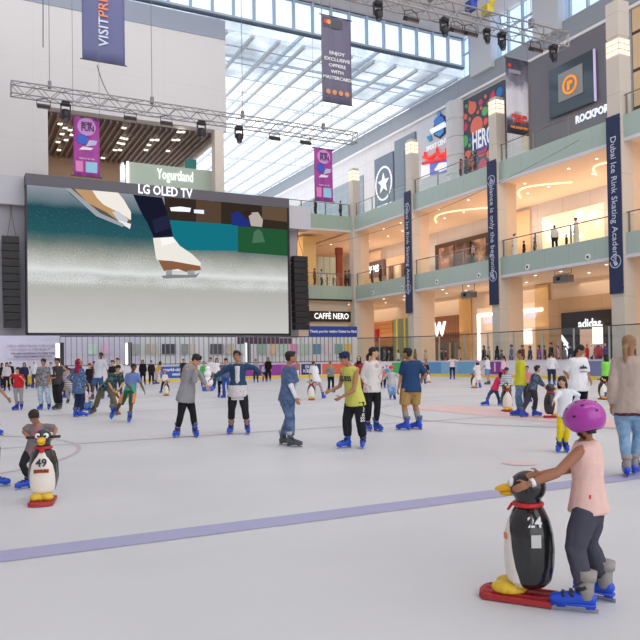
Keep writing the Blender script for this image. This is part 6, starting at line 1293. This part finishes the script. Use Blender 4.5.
# ================================================================== SPECTATORS AND GALLERY VISITORS
def spec(px, top_y, H, U, label, top, bot, face=-90, **k):
    """stands on the concourse behind the barrier; U = distance from the right-hand line"""
    p = on_U(px, 375, U - 1.1); H *= 1.04; k.setdefault('wide', 1.6); k.setdefault('skin', 2); k.setdefault('sl', .6)
    return person(0, 0, H, face + 27 if False else face, label, top=top, bot=bot, at=(p.x, p.y, .55), skate='shoe', **k)
spec(378.5, 352, 1.7, 36.6, 'onlooker in grey behind the barrier left of the navy polo head', (120, 124, 136), (50, 50, 60))
spec(385, 348, 1.78, 36.2, 'man in a dark grey top watching from behind the barrier', (84, 88, 100), (46, 48, 58))
spec(389.5, 349, 1.72, 36.4, 'onlooker in a black jacket behind the red helmet', (40, 40, 48), (40, 40, 50))
spec(398.5, 350, 1.65, 36.1, 'woman in a white blouse watching behind the barrier by the navy polo head', (232, 228, 226), (80, 80, 96), girl=True, hair='long')
spec(415.5, 350, 1.68, 36.3, 'person in a brown-gold robe standing behind the green advert panel', (150, 116, 60), (140, 106, 56), hat='hijab', hatc=(140, 100, 50), hair=None, hem=.9, sl=.93)
spec(426, 352, 1.6, 36.2, 'woman with a blond ponytail behind the mid-blue advert panel', (230, 190, 170), (90, 80, 90), hair='pony', hc=(190, 150, 110), girl=True)
spec(442, 350, 1.66, 36.9, 'onlooker in a dark coat in front of the brown shopfront', (46, 40, 46), (40, 40, 46), sl=.93)
spec(446.5, 351, 1.62, 36.6, 'onlooker in a maroon top in front of the brown shopfront', (110, 50, 60), (44, 40, 50))
spec(460, 351, 1.7, 36.3, 'person in a peach shirt standing behind the sky-blue advert panel', (220, 170, 140), (70, 60, 70))
spec(484.5, 343, 1.75, 36.0, 'tall woman in black behind the violet advert panel', (28, 26, 34), (28, 26, 34), hair='long', girl=True, sl=.93, hem=.5)
spec(489, 345, 1.7, 37.0, 'man in a beige jacket behind the violet advert panel', (190, 166, 140), (60, 56, 60))
spec(497.5, 343, 1.70, 36.2, 'woman in a long black abaya behind the barrier', (24, 22, 28), (24, 22, 28), hair=None, hat='hijab', hatc=(26, 24, 30), girl=True, hem=1.3, wide=2.5, sl=.93)
spec(502, 349, 1.4, 36.6, 'child in grey beside the long black abaya', (120, 110, 116), (70, 66, 76))
spec(512, 343, 1.74, 36.0, 'man in a blue cap and grey-blue shirt behind the lime-yellow top', (110, 130, 160), (70, 74, 90), hat='cap', hatc=(50, 90, 180))
spec(523, 346, 1.70, 36.7, 'man in a dark patterned shirt behind the barrier posts', (70, 60, 74), (50, 50, 60))
spec(530.5, 347, 1.62, 36.1, 'woman in a navy top and light scarf right of the lime-yellow top', (50, 60, 110), (40, 44, 60), girl=True, hair='long')
spec(539.5, 347, 1.66, 35.9, 'woman in a bright purple top behind the white boards', (176, 80, 170), (80, 50, 90), girl=True, hair='long')
spec(544.5, 347, 1.62, 36.4, 'onlooker in dark brown next to the bright purple top', (64, 50, 50), (50, 44, 50))
spec(551.5, 342.5, 1.78, 35.9, 'man in a black hooded jacket behind the white boards', (34, 34, 40), (40, 40, 48), sl=.93)
spec(558, 348, 1.6, 36.6, 'onlooker in a pink blouse near the black hooded jacket', (216, 140, 150), (60, 56, 66), girl=True, hair='long')
spec(565, 349, 1.55, 36.2, 'onlooker in a grey top left of the white printed tee', (140, 140, 150), (60, 56, 66))
spec(570.5, 346, 1.66, 35.9, 'man in navy next to the black sports shop entrance', (40, 50, 90), (40, 44, 60))
spec(634, 352, 1.6, 36.1, 'onlooker in olive green behind the beige sweater', (90, 100, 70), (50, 56, 50))
# galleries
def vis(px, py, U, z, H, label, top, bot, face=-60, V=None, **k):
    p = on_U(px, py, U - .4) if V is None else on_V(px, py, V - .4); H *= 1.08; k.setdefault('skin', 1); k.setdefault('sl', .6)
    return person(0, 0, H, face, label, top=top, bot=bot, at=(p.x, p.y, z), skate='shoe', **k)
vis(576, 226, 38.9, L2T, 1.80, 'man in a long white robe leaning at the first-gallery rail', (236, 234, 230), (232, 230, 226), sl=.93, hem=1.4, wide=1.6)
vis(554.5, 232, 39.3, L2T, 1.7, 'man in a white shirt and dark trousers behind the first-gallery rail', (226, 226, 228), (44, 44, 52), face=10)
vis(514.5, 244, 39.0, L2T, 1.75, 'man in white with a pale cap at the far end of the second-nearest bay', (236, 234, 232), (232, 230, 228), sl=.93, hem=1.3, hat='cap', hatc=(236, 236, 236))
vis(524, 248, 40.5, L2T, 1.35, 'dark-clothed visitor sitting low behind the rail, left one of the pair', (40, 38, 42), (36, 34, 40))
vis(535, 246, 40.2, L2T, 1.35, 'dark-clothed visitor sitting low behind the rail, right one of the pair', (36, 34, 40), (30, 30, 36), hat='cap', hatc=(30, 30, 36))
vis(566.5, 240, 40.2, L2T, 1.1, 'child in dark clothes between the white shirt and the white robe', (50, 40, 40), (40, 36, 40))
vis(473, 256, 38.8, L2T, 1.72, 'visitor in a pale pink checked shirt leaning on the first-gallery rail', (214, 178, 190), (44, 44, 56), face=-90)
vis(372.5, 276, 38.9, L2T, 1.7, 'left of two dark figures at the rail below the white block letters', (44, 42, 52), (50, 50, 64))
vis(380.5, 276, 39.1, L2T, 1.7, 'right of two dark figures at the rail below the white block letters', (56, 50, 56), (40, 40, 48))
vis(406, 270, 39.0, L2T, 1.75, 'man in a black jacket at the near end of the furthest first-gallery bay', (36, 34, 40), (40, 40, 48))
vis(314.5, 275, 0, L2T, 1.75, 'person in blue-grey standing at the left of the end gallery', (70, 84, 110), (50, 50, 60), V=67.3, face=100)
vis(321.5, 275, 0, L2T, 1.75, 'person in a pale shirt walking on the end gallery', (190, 200, 196), (50, 50, 60), V=67.6, face=80)
vis(327, 279, 0, L2T, 1.2, 'child in black on the end gallery', (40, 38, 44), (40, 40, 46), V=67.4)
vis(333.5, 279, 0, L2T, 1.2, 'stooping figure in dark clothes on the end gallery left of the totem', (60, 46, 46), (40, 40, 46), V=67.6)
vis(345.5, 275, 0, L2T, 1.65, 'person in brown right of the reddish totem', (110, 80, 70), (90, 60, 60), V=67.3)
vis(349, 275, 0, L2T, 1.78, 'tall person in grey at the right end of the end gallery', (110, 116, 124), (60, 60, 70), V=67.5)
vis(461, 166, 38.9, L3T, 1.68, 'visitor in red at the top-gallery rail below the ribbed pier', (196, 50, 60), (60, 40, 44))
vis(466, 163, 39.0, L3T, 1.74, 'visitor in a grey jacket at the top-gallery rail below the ribbed pier', (90, 100, 110), (60, 60, 70))
vis(470, 163, 39.2, L3T, 1.66, 'visitor in an orange-brown top at the top-gallery rail', (190, 100, 70), (60, 50, 50))
vis(475, 159, 38.9, L3T, 1.72, 'visitor in black at the top-gallery rail left of the near banner column', (40, 40, 46), (40, 40, 46))
vis(340.5, 205, 0, L3T, 1.7, 'visitor in teal at the top end-gallery rail', (50, 90, 96), (40, 40, 50), V=67.4)
vis(315.5, 205, 0, L3T, 1.7, 'visitor in dark clothes at the top end gallery under the purple banner', (50, 46, 56), (50, 46, 56), V=67.4)
flush_blobs()
flush_texts()
